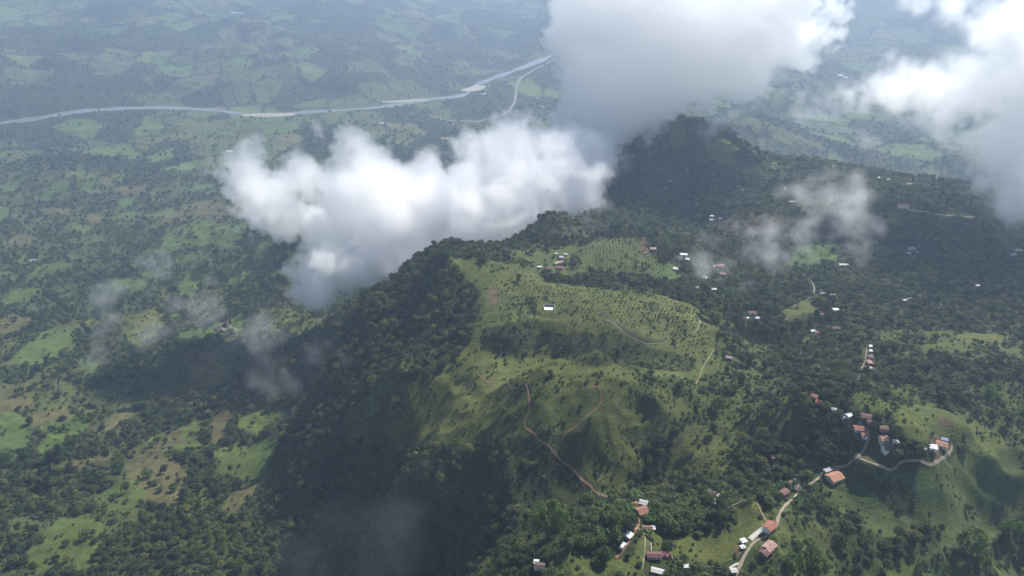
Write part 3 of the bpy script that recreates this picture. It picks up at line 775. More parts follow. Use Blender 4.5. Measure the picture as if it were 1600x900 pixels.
# ------------------------------------------------------------------ plants: crowns made of many leaf clumps
def leaf_mat(name, stops, transl=0.25):
    L = NT(name)
    oi = L.add('ShaderNodeObjectInfo'); ge = L.add('ShaderNodeNewGeometry')
    c = L.ramp(oi.outputs['Random'], stops)
    v = L.ramp(ge.outputs['Random Per Island'], [(0.0, (0.62, 0.62, 0.60)), (0.7, (1.0, 1.0, 1.0)), (1.0, (1.5, 1.45, 1.25))])
    c = L.mixc(1.0, c, v, 'MULTIPLY')
    ta = L.add('ShaderNodeAttribute', attribute_type='INSTANCER', attribute_name='tint')      # kinds of tree grow in patches
    tm_ = L.add('ShaderNodeVectorMath', operation='MULTIPLY_ADD'); L.t.links.new(ta.outputs['Vector'], tm_.inputs[0]); tm_.inputs[1].default_value = (1, 1, 1); tm_.inputs[2].default_value = (1, 1, 1)
    c = L.mixc(1.0, c, tm_.outputs[0], 'MULTIPLY')
    L.col(c)
    tr = L.add('ShaderNodeBsdfTranslucent'); L.t.links.new(c, tr.inputs['Color'])
    mx = L.add('ShaderNodeMixShader', i_0=transl)
    L.t.links.new(L.b.outputs[0], mx.inputs[1]); L.t.links.new(tr.outputs[0], mx.inputs[2])
    L.t.links.new(mx.outputs[0], L.n['Material Output'].inputs['Surface'])
    L.b.inputs['Roughness'].default_value = 0.7; L.b.inputs['Specular IOR Level'].default_value = 0.2
    return L.m
M_LEAF = leaf_mat('broad_leaves', [(0.0, (0.034, 0.060, 0.018)), (0.35, (0.052, 0.084, 0.024)), (0.6, (0.068, 0.100, 0.028)), (0.82, (0.092, 0.120, 0.034)), (1.0, (0.125, 0.132, 0.046))], 0.34)
M_BAMBOO = leaf_mat('bamboo_leaves', [(0.0, (0.120, 0.190, 0.046)), (1.0, (0.150, 0.215, 0.060))], 0.5)
M_SCRUB = leaf_mat('scrub_leaves', [(0.0, (0.044, 0.066, 0.020)), (0.5, (0.070, 0.094, 0.028)), (1.0, (0.115, 0.130, 0.040))], 0.34)
M_COFFEE = leaf_mat('coffee_leaves', [(0.0, (0.038, 0.060, 0.018)), (1.0, (0.070, 0.092, 0.030))])
M_PLANTAIN = leaf_mat('plantain_leaves', [(0.0, (0.045, 0.085, 0.025)), (1.0, (0.080, 0.130, 0.040))], 0.35)
bk = NT('bark'); bk.col(bk.ramp(bk.noise(3, 4), [(0.3, (0.07, 0.055, 0.04)), (0.7, (0.16, 0.13, 0.10))])); M_BARK = bk.m

def leaf_cloud(rg, lobes, per, size, flat=1.0, droop=0.0):
    """quads spread on and inside the lobes, mostly facing outwards"""
    Vv = []; F = []
    for (cx, cyy, cz, rx, ry, rz) in lobes:
        n = int(per * (rx * ry + rx * rz + ry * rz) / 3)
        d = rg.normal(size=(n, 3)); d /= np.linalg.norm(d, axis=1, keepdims=True)
        d[:, 2] = np.where(d[:, 2] < -0.45, -d[:, 2], d[:, 2])
        rad = 0.80 + 0.28 * rg.random(n) ** 0.7
        p = np.array([cx, cyy, cz]) + d * rad[:, None] * np.array([rx, ry, rz])
        nn = d / np.array([rx, ry, rz]); nn /= np.linalg.norm(nn, axis=1, keepdims=True)
        nn = nn * 0.75 + rg.normal(size=(n, 3)) * 0.42 + np.array([0, 0, 0.25]); nn /= np.linalg.norm(nn, axis=1, keepdims=True)
        a = np.cross(nn, rg.normal(size=(n, 3))); a /= np.linalg.norm(a, axis=1, keepdims=True) + 1e-9
        b = np.cross(nn, a)
        s = size * (0.6 + 0.8 * rg.random(n))
        for i in range(n):
            q = len(Vv)
            A = a[i] * s[i]; B = b[i] * s[i] * flat; P = p[i]
            Vv += [P - A, P - B * 0.8 + nn[i] * s[i] * 0.15, P + A, P + B * 0.8 - nn[i] * s[i] * 0.12 * (1 + droop)]
            F.append((q, q + 1, q + 2, q + 3))
    return Vv, F

def trunk_mesh(name, h, r, limbs, rg):
    """tapered trunk with limbs, six sided"""
    Vv = []; F = []
    def tube(pts, rad):
        q = len(Vv)
        for (p, r_) in zip(pts, rad):
            for k in range(6):
                a = k * math.pi / 3
                Vv.append((p[0] + r_ * math.cos(a), p[1] + r_ * math.sin(a), p[2]))
        for j in range(len(pts) - 1):
            for k in range(6):
                F.append((q + j * 6 + k, q + j * 6 + (k + 1) % 6, q + (j + 1) * 6 + (k + 1) % 6, q + (j + 1) * 6 + k))
    tube([(0, 0, -0.8), (0.02, 0, h * 0.3), (0.05, 0.04, h * 0.6), (0, 0.1, h)], [r * 1.3, r, r * 0.75, r * 0.35])
    for k in range(limbs):
        a = k * 2 * math.pi / limbs + rg.random()
        z = h * (0.35 + 0.3 * rg.random()); L = h * (0.4 + 0.25 * rg.random())
        tube([(0, 0, z), (L * 0.4 * math.cos(a), L * 0.4 * math.sin(a), z + L * 0.35), (L * 0.8 * math.cos(a), L * 0.8 * math.sin(a), z + L * 0.6)], [r * 0.5, r * 0.35, r * 0.15])
    return np_mesh(name, Vv, F)

# unit trees: crown about 1 wide (scaled by the crown width), base at the origin
PROTO = []
for s in range(5):
    rg = np.random.default_rng(40 + s)
    lob = []
    nl = [6, 9, 7, 10, 5][s]
    for k in range(nl):
        a = k * 2 * math.pi / nl + rg.random() * 0.6
        rr_ = [0.26, 0.30, 0.22, 0.33, 0.16][s] * (0.7 + 0.5 * rg.random())
        zc = [0.52, 0.42, 0.62, 0.50, 0.62][s] + 0.16 * (rg.random() - 0.5)
        r0 = 0.17 + 0.09 * rg.random()
        lob.append((rr_ * math.cos(a), rr_ * math.sin(a), zc, r0, r0, r0 * [0.9, 0.7, 1.1, 0.62, 1.5][s]))
    lob.append((0, 0, [0.66, 0.52, 0.80, 0.6, 0.85][s], 0.22, 0.22, 0.2))
    lob.append((0.05, -0.03, [0.36, 0.3, 0.4, 0.4, 0.4][s], 0.26, 0.26, 0.2))
    Vv, F = leaf_cloud(rg, lob, 1500, 0.048)
    cm = np_mesh('tree_crown', Vv, F); cm.materials.append(M_LEAF)
    tm = trunk_mesh('tree_trunk', [0.6, 0.5, 0.7, 0.55, 0.75][s], 0.028, 4, rg); tm.materials.append(M_BARK)
    PROTO.append((cm, tm))
# bamboo clump: a dome of arching feathery plumes
rg = np.random.default_rng(60)
lob = []
for k in range(46):
    d = rg.normal(size=3); d[2] = abs(d[2]) * 0.8 + 0.1; d /= np.linalg.norm(d)
    p = d * np.array([0.40, 0.40, 0.44]) * (0.75 + 0.35 * rg.random())
    lob.append((p[0], p[1], p[2] + 0.12, 0.085, 0.085, 0.10))
Vv, F = leaf_cloud(rg, lob, 6000, 0.030, 0.6, 1.5)
BAM = np_mesh('bamboo_crown', Vv, F); BAM.materials.append(M_BAMBOO)
def stems_mesh(rg):
    Vv = []; F = []
    for k in range(16):
        a = rg.random() * 6.28; L = 0.15 + 0.25 * rg.random()
        q = len(Vv)
        for j, t in enumerate((0, 0.5, 1.0)):
            for m in range(4):
                b = m * math.pi / 2; r_ = 0.008 * (1.2 - t * 0.7)
                Vv.append((math.cos(a) * (0.08 + L * t * t) + r_ * math.cos(b), math.sin(a) * (0.08 + L * t * t) + r_ * math.sin(b), -0.03 + 0.5 * t))
        for j in range(2):
            for m in range(4):
                F.append((q + j * 4 + m, q + j * 4 + (m + 1) % 4, q + j * 4 + 4 + (m + 1) % 4, q + j * 4 + 4 + m))
    return np_mesh('bamboo_stems', Vv, F)
BST = stems_mesh(rg); BST.materials.append(M_BAMBOO)
def bush_mesh(name, seed, mat, n=420, size=0.09, nl=5):
    rg = np.random.default_rng(seed)
    lob = [(0.2 * math.cos(k * 6.28 / nl + seed) * (0.6 + 0.6 * rg.random()), 0.2 * math.sin(k * 6.28 / nl + seed) * (0.6 + 0.6 * rg.random()), 0.26 + 0.12 * rg.random(), 0.28, 0.28, 0.26) for k in range(nl)]
    Vv, F = leaf_cloud(rg, lob, n, size)
    me = np_mesh(name, Vv, F); me.materials.append(mat); return me
SCRUB = [bush_mesh('scrub', 71 + k, M_SCRUB) for k in range(3)]
COFFEE = bush_mesh('coffee_bush', 81, M_COFFEE, 460, 0.085, 3)
def plantain_mesh():
    rg = np.random.default_rng(90); Vv = []; F = []
    for k in range(9):
        a = k * 2.4 + rg.random() * 0.4; L = 0.42 + 0.15 * rg.random(); up = 0.30 + 0.25 * rg.random()
        ca, sa = math.cos(a), math.sin(a); q = len(Vv)
        for j, t in enumerate((0, 0.3, 0.65, 1.0)):
            r_ = L * t; z = 0.45 + up * math.sin(t * 2.4) * 0.8 - 0.12 * t * t
            wd = [0.015, 0.085, 0.09, 0.01][j]
            for sgn in (-1, 0, 1):
                Vv.append((ca * r_ - sa * wd * sgn, sa * r_ + ca * wd * sgn, z - 0.03 * abs(sgn)))
        for j in range(3):
            for m in range(2):
                F.append((q + j * 3 + m, q + j * 3 + m + 1, q + j * 3 + m + 4, q + j * 3 + m + 3))
    return np_mesh('plantain_leaves', Vv, F)
PLT = plantain_mesh(); PLT.materials.append(M_PLANTAIN)
PST = trunk_mesh('plantain_stem', 0.5, 0.03, 0, rg); PST.materials.append(M_PLANTAIN)

# ---- where plants stand
def jitter_wedge(cell, r0, r1, az=39.0, seed=0):
    rg = np.random.default_rng(seed)
    a = math.radians(az)
    xs = np.arange(-r1 * math.sin(a), r1 * math.sin(a), cell); ys = np.arange(r0 * math.cos(a), r1, cell)
    X, Y = np.meshgrid(xs, ys)
    X = X + (rg.random(X.shape) - 0.5) * cell * 1.1; Y = Y + (rg.random(Y.shape) - 0.5) * cell * 1.1
    r = np.hypot(X, Y); m = (r > r0) & (r < r1) & (np.abs(np.arctan2(X, Y)) < a)
    return X[m], Y[m], rg

road_lines = []
for (name, uv, half, mat, label) in ROADS:
    if half < 9: road_lines.append((catmull(on_ground([a for a, b in uv], [b for a, b in uv])[:, :2], 4), half))
def clear_of_works(x, y, pad_k=1.0, road_k=1.6):
    ok = np.ones(len(x), bool)
    for (px, py, pz, pr) in PADS:
        ok &= np.hypot(x - px, y - py) > pr * pad_k + 1.0
        if pad_k > 1.2 and py < 1200:                      # open ground in front of the house, on the downhill side
            k = 1 - (pr * 1.1 + 3.5) / math.hypot(px, py)
            ok &= np.hypot(x - px * k, y - py * k) > pr * 0.9 + 1.0
    for L, half in road_lines:
        lo, hi = L.min(0) - 12, L.max(0) + 12
        m = (x > lo[0]) & (x < hi[0]) & (y > lo[1]) & (y < hi[1]) & ok
        if m.any():
            t = ok[m]; t &= line_dist(x[m], y[m], L) > half * road_k + 1.2; ok[m] = t
    ok &= river_dist(x, y) > 44
    return ok

TX, TY, TS = [], [], []
for (cell, r0, r1, dmin, dmax, seed) in ((4.8, 210, 1000, 3.4, 14.0, 1), (7.2, 1000, 1900, 5, 15, 2), (11.0, 1900, 3000, 7, 16, 3), (19.0, 3000, 5800, 7, 19, 4)):
    x, y, rg = jitter_wedge(cell, r0, r1, 50.0 if r0 < 900 else 40.0, seed)
    cls, tr, sc, val = land(x, y)
    keep = rg.random(len(x)) < tr * np.where(y > 2500, 0.55, np.where(val | (y > 1500), 0.8, 0.95))
    x, y, cls, val = x[keep], y[keep], cls[keep], val[keep]
    ok = clear_of_works(x, y, 1.25, 2.2)
    x, y, cls, val = x[ok], y[ok], cls[ok], val[ok]
    s = dmin + (dmax - dmin) * rg.random(len(x)) ** 2.3
    s = s * np.where(val | (np.hypot(x, y) > 1000), 0.86, 0.74) * (1 + 0.25 * fbm(x, y, 90, 2, 15))
    TX.append(x); TY.append(y); TS.append(s)
TX, TY, TS = map(np.concatenate, (TX, TY, TS))
TP = np.stack([TX, TY, gz(TX, TY)], -1)
# named single trees of the photo: (u, v of the foot, crown m, variant)
SINGLE = [(757, 405, 12, 1), (186, 738, 17, 3), (1440, 895, 12, 0), (1384, 892, 9, 2), (1288, 748 + 60, 11, 2), (1368, 664, 10, 4), (1004, 415, 6, 0), (1006, 423, 7, 1), (1318, 838, 13, 2), (1469, 830, 6, 4), (312, 566, 6, 1)]

def seen(P, lift):
    """which points the camera sees past the relief"""
    Q = P + np.array([0, 0, 1.0]) * np.asarray(lift)[:, None]
    ok = np.ones(len(Q), bool)
    for t in np.linspace(0.35, 0.985, 60):
        q = Q * t
        ok &= q[:, 2] > gz(q[:, 0], q[:, 1]) + 0.0
    return ok
def point_stuff(name, P, scl, rotz, pick, protos, mat_list, label, squash=None):
    """one object: plants too many to count, spread by geometry nodes"""
    n = len(P)
    me = bpy.data.meshes.new(name)
    me.vertices.add(n); me.vertices.foreach_set('co', P.astype(np.float32).ravel())
    a = me.attributes.new('size', 'FLOAT_VECTOR', 'POINT'); a.data.foreach_set('vector', scl.astype(np.float32).ravel())
    a = me.attributes.new('turn', 'FLOAT_VECTOR', 'POINT'); a.data.foreach_set('vector', np.stack([0 * rotz, 0 * rotz, rotz], -1).astype(np.float32).ravel())
    a = me.attributes.new('pick', 'INT', 'POINT'); a.data.foreach_set('value', pick.astype(np.int32))
    tn = 0.55 * fbm(P[:, 0], P[:, 1], 75, 3, 8) + 0.28 * np.random.default_rng(5).normal(size=n)
    a = me.attributes.new('tint', 'FLOAT_VECTOR', 'POINT'); a.data.foreach_set('vector', np.clip(np.stack([tn * 1.15, tn * 0.9, tn * 0.55], -1), -0.5, 0.8).astype(np.float32).ravel())
    for m in mat_list: me.materials.append(m)
    o = tag(link(name, me), label, kind='stuff')
    t = bpy.data.node_groups.new(name, 'GeometryNodeTree')
    t.interface.new_socket('Geometry', in_out='INPUT', socket_type='NodeSocketGeometry')
    t.interface.new_socket('Geometry', in_out='OUTPUT', socket_type='NodeSocketGeometry')
    N = t.nodes; L = t.links
    gi = N.new('NodeGroupInput'); go = N.new('NodeGroupOutput')
    jo = N.new('GeometryNodeJoinGeometry')
    for obs in reversed(protos):
        j2 = N.new('GeometryNodeJoinGeometry')
        for ob in obs:
            oi = N.new('GeometryNodeObjectInfo'); oi.transform_space = 'ORIGINAL'
            oi.inputs['Object'].default_value = ob
            L.new(oi.outputs['Geometry'], j2.inputs[0])
        ti = N.new('GeometryNodeGeometryToInstance')
        L.new(j2.outputs[0], ti.inputs[0]); L.new(ti.outputs[0], jo.inputs[0])
    ip = N.new('GeometryNodeInstanceOnPoints')
    ip.inputs['Pick Instance'].default_value = True
    L.new(gi.outputs[0], ip.inputs['Points']); L.new(jo.outputs[0], ip.inputs['Instance'])
    for nm, typ, sock in (('size', 'FLOAT_VECTOR', 'Scale'), ('turn', 'FLOAT_VECTOR', 'Rotation'), ('pick', 'INT', 'Instance Index')):
        na = N.new('GeometryNodeInputNamedAttribute'); na.data_type = typ; na.inputs['Name'].default_value = nm
        out = [s for s in na.outputs if s.enabled and s.name == 'Attribute'][0]
        if sock == 'Rotation':
            er = N.new('FunctionNodeEulerToRotation'); L.new(out, er.inputs[0]); out = er.outputs[0]
        L.new(out, ip.inputs[sock])
    L.new(ip.outputs[0], go.inputs[0])
    md = o.modifiers.new('spread', 'NODES'); md.node_group = t
    return o

# landmarks that tell single plants apart: (u, v, phrase)
LAND = [(h[0], h[1], 'the ' + h[8]) for h in HOUSES if h[1] > 560] + [
 (560, 690, 'the dark shoulder of the left flank'), (650, 700, 'the shaded edge above the gorge'), (690, 780, 'the lit rib right of the gorge'), (640, 860, 'the gorge rib near the bottom edge'),
 (120, 830, 'the bright green pasture at the bottom left'), (200, 770, 'the small green pasture with hedges at the left'), (160, 680, 'the tan field strips at the left'), (60, 720, 'the left edge woods'),
 (300, 820, 'the valley woods at the bottom'), (380, 850, 'the foot of the dark flank'), (250, 880, 'the bottom left valley scrub'), (330, 720, 'the sunny spur at the flank foot'),
 (560, 850, 'the misty gorge bed'), (480, 760, 'the deep shaded gorge wall'), (760, 860, 'the dark slope under the bamboo'), (800, 800, 'the dark slope below the dome'), (900, 800, 'the ravine beside the bamboo clump'),
 (880, 860, 'the bottom meadow'), (1050, 740, 'the wooded hollow under the dome'), (1080, 820, 'the sunny pasture at the bottom middle'), (1180, 660, 'the bushy slope right of the dome'), (1250, 690, 'the wood left of the dirt road'),
 (1300, 800, 'the gully below the large farmhouse'), (1260, 870, 'the bright bank at the bottom right'), (1400, 860, 'the lawn at the bottom right'), (1520, 850, 'the dark grove at the right edge'), (1500, 780, 'the smooth dark pasture'),
 (1560, 640, 'the right edge woods'), (1440, 640, 'the knoll pasture'), (1400, 760, 'the striped slope under the drive'), (840, 680, 'the orange track on the dome'), (950, 690, 'the middle of the bare dome'), (1100, 700, 'the shrub dotted field')]
LUV = np.array([(a, b) for a, b, c in LAND], float)
LTX = [c for a, b, c in LAND]
USED = {}
def one_label(what, u, v, group):
    """what + direction + nearest landmark; later plants take the next landmark that still singles them out"""
    d = np.hypot(LUV[:, 0] - u, (LUV[:, 1] - v) * 1.3)
    for j in np.argsort(d)[:30]:
        du, dv = u - LUV[j, 0], v - LUV[j, 1]
        far = 'just ' if d[j] < 22 else '' if d[j] < 70 else 'well '
        if abs(du) > 2.2 * abs(dv): w_ = 'left of' if du < 0 else 'right of'
        elif abs(dv) > 2.2 * abs(du): w_ = 'above' if dv < 0 else 'below'
        else: w_ = ('above' if dv < 0 else 'below') + (' and left of' if du < 0 else ' and right of')
        s = f'{what} {far}{w_} {LTX[j]}'
        s = ' '.join(s.split()[:16]) if len(s.split()) > 16 else s
        if s not in USED:
            USED[s] = 1
            return s
    USED[s] += 1
    return s

BAMB = [(860, 834, 25, 'large bright green bamboo clump alone at the head of the ravine'), (1255, 870, 13, 'upper feathery bamboo on the bright bank at the bottom right'), (1238, 892, 13, 'lower feathery bamboo on the bright bank at the bottom right'),
 (1276, 893, 14, 'feathery bamboo clump right on the bottom edge beside the bank'), (1545, 632, 17, 'pale bamboo clump in the woods at the right edge'), (1514, 862, 20, 'big pale bamboo clump in the dark grove at the right'), (1575, 840, 18, 'pale bamboo clump at the right edge above the lawn'),
 (1440, 432, 19, 'right pale bamboo clump in the far right basin'), (1416, 441, 15, 'left pale bamboo clump in the far right basin'), (1500, 412, 17, 'pale bamboo clump below the far right field'), (1600, 660, 14, 'bamboo cut by the right frame edge'),
 (1120, 640, 12, 'bright bamboo on the bushy slope right of the dome'), (1165, 650, 11, 'feathery bamboo lower on the bushy slope right of the dome'), (375, 892, 14, 'sunlit feathery clump at the foot of the dark flank'), (1530, 890, 14, 'low pale bamboo clump beside the bottom right lawn')]
BP = on_ground([b[0] for b in BAMB], [b[1] for b in BAMB])
# the wood keeps clear of these single plants
_sp = on_ground([a[0] for a in SINGLE], [a[1] for a in SINGLE])
okk = np.ones(len(TP), bool)
for (q, r_) in [(p, b[2] * 0.62) for p, b in zip(BP, BAMB)] + [(p, a[2] * 0.8) for p, a in zip(_sp, SINGLE)]:
    for k in (0, 0.7, 1.4, 2.0):                            # and leaves their near side open
        fr = q[:2] * (1 - r_ * k / np.hypot(*q[:2]))
        okk &= np.hypot(TP[:, 0] - fr[0], TP[:, 1] - fr[1]) > r_ * (1 - 0.2 * k)
TP, TS = TP[okk], TS[okk]

# ---- single broadleaf trees: the 280 that show largest
rg = np.random.default_rng(123)
N_T = len(TP)
var = rg.integers(0, 5, N_T)
hk = 0.75 + 0.5 * rg.random(N_T)             # slim or broad
turn = rg.random(N_T) * 6.283
u_, v_, f_ = project(TP + np.array([0, 0, 0.5]) * TS[:, None])
pxs = TS * FPX / f_
inf = (u_ > 4) & (u_ < 1596) & (v_ > 4) & (v_ < 896)
cand = np.where(inf & (f_ < 1100))[0]
cand = cand[np.argsort(-pxs[cand])][:1500]
cand = cand[seen(TP[cand], TS[cand] * 0.75)]
# the widest crowns first, those half hidden by a nearer crown left to the wood
chosen = []
for i in cand:
    if len(chosen) >= 280: break
    chosen.append(i)
chosen = np.array(chosen)
single = np.zeros(N_T, bool); single[chosen] = True

SP = on_ground([a[0] for a in SINGLE], [a[1] for a in SINGLE])
SINGLE_LBL = ['dark rounded tree standing alone on the cliff top against the cloud', 'broad crowned tree casting a long shadow on the green left pasture', 'round tree in the bright lawn at the bottom right edge',
 'smaller tree at the left end of the bright bottom right lawn', 'tall tree on the bank under the large farmhouse', 'dense dark tree between the reddish roofs and the knoll pasture', 'small upper tree on the bright lawn beside the planted hillock',
 'lower tree on the bright lawn beside the planted hillock', 'dark tall tree in the gully at the bottom right', 'slim dark tree alone on the smooth shaded pasture', 'tiny tree alone on the tan plot at the left']
trees = []
def plant_tree(p, s, k, h, rz, label, group):
    t = empty('broadleaf_tree', p, rz, (s, s, s * h))
    tag(t, label, 'tree', group)
    link('crown', PROTO[k][0], parent=t); link('trunk', PROTO[k][1], parent=t)
    return t
for q, (a, p) in enumerate(zip(SINGLE, SP)):
    plant_tree(p, a[2], a[3], 1.0, q * 1.3, SINGLE_LBL[q], None)
KIND = ['round crowned tree', 'low spreading tree', 'tall domed tree', 'wide lumpy tree', 'slender tree']
first_by_var = {}
big = np.median(pxs[chosen])
for i in sorted(chosen, key=lambda i: v_[i]):
    k = var[i]
    what = ('big ' if pxs[i] > big else 'middling ') + KIND[k]
    t = plant_tree(TP[i], TS[i], k, hk[i], turn[i], one_label(what, u_[i], v_[i], None), 'broadleaf trees of the slopes and valley')
    first_by_var.setdefault(k, t)
for k in range(5):
    if k not in first_by_var:
        j = chosen[0]
protos = [[c for c in first_by_var[k].children] for k in range(5)]
rest = ~single
point_stuff('forest', TP[rest], TS[rest][:, None] * np.stack([np.ones(rest.sum()), np.ones(rest.sum()), hk[rest]], -1), turn[rest], var[rest], protos, [M_LEAF, M_BARK],
            'dense dark green forest over the slopes and valley')
print('trees', N_T)

# ---- bamboo clumps
for (u, v, s, lab), p in zip(BAMB, BP):
    t = tag(empty('bamboo_clump', p, u * 0.7, (s, s, s * 1.7)), lab, 'bamboo clump', 'pale bamboo clumps')
    link('foliage', BAM, parent=t); link('stems', BST, parent=t)

# ---- plantain groves round the houses
PLZ = [(1228, 760, 45, 26), (1250, 780, 20, 20), (1330, 700, 40, 24), (1310, 690, 30, 25), (1020, 800, 45, 30), (975, 820, 40, 30), (1290, 660, 35, 25), (1100, 765, 45, 22), (960, 795, 40, 22), (1240, 745, 30, 15), (1420, 705, 30, 12), (1060, 800, 40, 25)]
pu, pv = [], []
rg = np.random.default_rng(321)
for (u, v, a, b) in PLZ:
    n = int(a * b / 14)
    pu.append(u + (rg.random(n) - 0.5) * 2 * a); pv.append(v + (rg.random(n) - 0.5) * 2 * b)
pu, pv = np.concatenate(pu), np.concatenate(pv)
Q = on_ground(pu, pv)
ok = clear_of_works(Q[:, 0], Q[:, 1], 1.15, 1.8) & (np.abs(pv) < 898)
Q, pu, pv = Q[ok], pu[ok], pv[ok]
sizes = 4.2 + 2.2 * rg.random(len(Q)); tz = rg.random(len(Q)) * 6.28
o = np.argsort(-sizes / np.linalg.norm(Q, axis=1))
ind = o[:160]
pl0 = None
for i in ind:
    t = empty('plantain_plant', Q[i], tz[i], sizes[i])
    tag(t, one_label('leafy plantain plant', pu[i], pv[i], None), 'plantain', 'plantain plants round the farm houses')
    link('leaves', PLT, parent=t); link('stem', PST, parent=t)
    pl0 = pl0 or t
r_ = o[160:]
if len(r_):
    point_stuff('plantain_grove', Q[r_], np.repeat(sizes[r_][:, None], 3, 1), tz[r_], 0 * r_, [list(pl0.children)], [M_PLANTAIN], 'leafy plantain groves among the farm houses')

# ---- coffee bushes in rows on the plateau and the dome
CZ = ["775 462,800 440,850 445,905 452,960 452,1010 458,1080 484,1112 505,1100 560,1040 540,1000 545,940 525,900 492,850 492,820 475,785 478",
      "905 402,930 380,980 370,1008 380,1012 400,1045 415,1030 436,960 428,905 424", "830 602,880 590,960 588,1020 594,1055 615,1060 640,1000 640,950 615,900 605,840 620",
      "1090 700,1146 702,1148 732,1092 740", "1005 665,1050 650,1080 660,1040 690,1000 700", "960 370,1008 370,1012 385,970 384"]
bx, by, bzn = [], [], []
rg = np.random.default_rng(77)
for zi, row in enumerate(CZ):
    uv = np.array([list(map(float, p.split())) for p in row.split(',')])
    P = at(uv[:, 0], uv[:, 1])[:, :2]
    rot = [0.22, -0.1, 0.35, 0.1, 0.5, 0.0][zi]
    c_, s_ = math.cos(rot), math.sin(rot)
    lo, hi = P.min(0), P.max(0); cc = (lo + hi) / 2; L = np.linalg.norm(hi - lo) / 2
    gx, gy = np.meshgrid(np.arange(-L, L, 4.3), np.arange(-L, L, 6.4))
    X = cc[0] + gx * c_ - gy * s_ + rg.normal(size=gx.shape) * 0.45; Y = cc[1] + gx * s_ + gy * c_ + rg.normal(size=gx.shape) * 0.45
    X, Y = X.ravel(), Y.ravel()
    m = inside(X, Y, P) & (rg.random(len(X)) < 0.86)
    bx.append(X[m]); by.append(Y[m]); bzn.append(np.full(m.sum(), zi))
bx, by, bzn = np.concatenate(bx), np.concatenate(by), np.concatenate(bzn)
ok = clear_of_works(bx, by, 1.0, 1.2); bx, by, bzn = bx[ok], by[ok], bzn[ok]
bp = np.stack([bx, by, gz(bx, by)], -1); bs = 1.3 + 2.2 * rg.random(len(bp)) ** 1.5; bz = rg.random(len(bp)) * 6.28
o = np.argsort(-bs / np.linalg.norm(bp, axis=1))
for i in o[:290]:
    t = link('coffee_bush', COFFEE, loc=bp[i]); t.scale = (bs[i],) * 3; t.rotation_euler = (0, 0, bz[i])
    zn = ['on the upper plateau round the roofless building', 'on the hillock under the big cloud', 'on the top of the bare dome', 'in the hedged square field right of the dome', 'on the right flank of the bare dome', 'on the far hillock'][bzn[i]]
    tag(t, 'small round bush in the planted rows ' + zn, 'bush', 'small bushes planted ' + zn)
    cb = t
r_ = o[290:]
point_stuff('coffee_rows', bp[r_], np.repeat(bs[r_][:, None], 3, 1), bz[r_], 0 * r_, [[cb]], [M_COFFEE], 'rows of small dark bushes on the olive plateau')
print('coffee', len(bp))

# ---- scrub: ground cover
X1, Y1, rg = jitter_wedge(3.6, 210, 760, 50.0, 9)
X2, Y2, rg2 = jitter_wedge(6.0, 760, 1600, 42.0, 10)
sx, sy = np.r_[X1, X2], np.r_[Y1, Y2]
cls, tr, sc, val = land(sx, sy)
kp = rg.random(len(sx)) < sc * 0.75
sx, sy = sx[kp], sy[kp]
ok = clear_of_works(sx, sy, 1.0, 1.3); sx, sy = sx[ok], sy[ok]
sp = np.stack([sx, sy, gz(sx, sy)], -1)
ss = (1.2 + 2.6 * rg.random(len(sp)) ** 1.6) * np.where(np.hypot(sx, sy) > 760, 1.4, 1)
sb = [link('bush', SCRUB[k], loc=on_ground([u], [v])[0]) for k, (u, v) in enumerate([(905, 690), (1015, 685), (1290, 772)])]
for o, s_, lab in zip(sb, (2.6, 3.0, 3.0), ('lone low bush in the middle of the bare dome', 'low bush on the right side of the bare dome', 'low bush on the grass under the large farmhouse')):
    o.scale = (s_,) * 3; tag(o, lab, 'bush')
point_stuff('scrub', sp, np.repeat(ss[:, None], 3, 1), rg.random(len(sp)) * 6.28, rg.integers(0, 3, len(sp)), [[o] for o in sb], [M_SCRUB], 'low scrub and fern covering the grassy slopes')
print('scrub', len(sp))
# ------------------------------------------------------------------ houses
def roof_mat(name, stops, rough=0.7, streak=True):
    r = NT(name)
    tcn = r.add('ShaderNodeTexCoord')
    mp = r.add('ShaderNodeMapping'); mp.inputs['Scale'].default_value = (1.6, 0.35, 1.0)
    r.t.links.new(tcn.outputs['Object'], mp.inputs['Vector'])
    oi = r.add('ShaderNodeObjectInfo')
    off = r.add('ShaderNodeVectorMath', operation='ADD'); r.t.links.new(mp.outputs[0], off.inputs[0])
    cmb = r.add('ShaderNodeCombineXYZ'); sc_ = r.math('MULTIPLY', oi.outputs['Random'], 50.0); r.t.links.new(sc_, cmb.inputs[0]); r.t.links.new(cmb.outputs[0], off.inputs[1])
    n = r.noise(0.9, 5, 0.65, off.outputs[0])
    r.col(r.ramp(n, [(p, tuple(k * 0.80 for k in c)) for p, c in stops]))
    wv = r.add('ShaderNodeTexWave', wave_type='BANDS', bands_direction='X', i_Scale=1.6)
    r.t.links.new(tcn.outputs['Object'], wv.inputs['Vector'])
    r.bump(wv.outputs['Fac'], 0.35, 0.06)
    r.b.inputs['Roughness'].default_value = rough
    return r.m
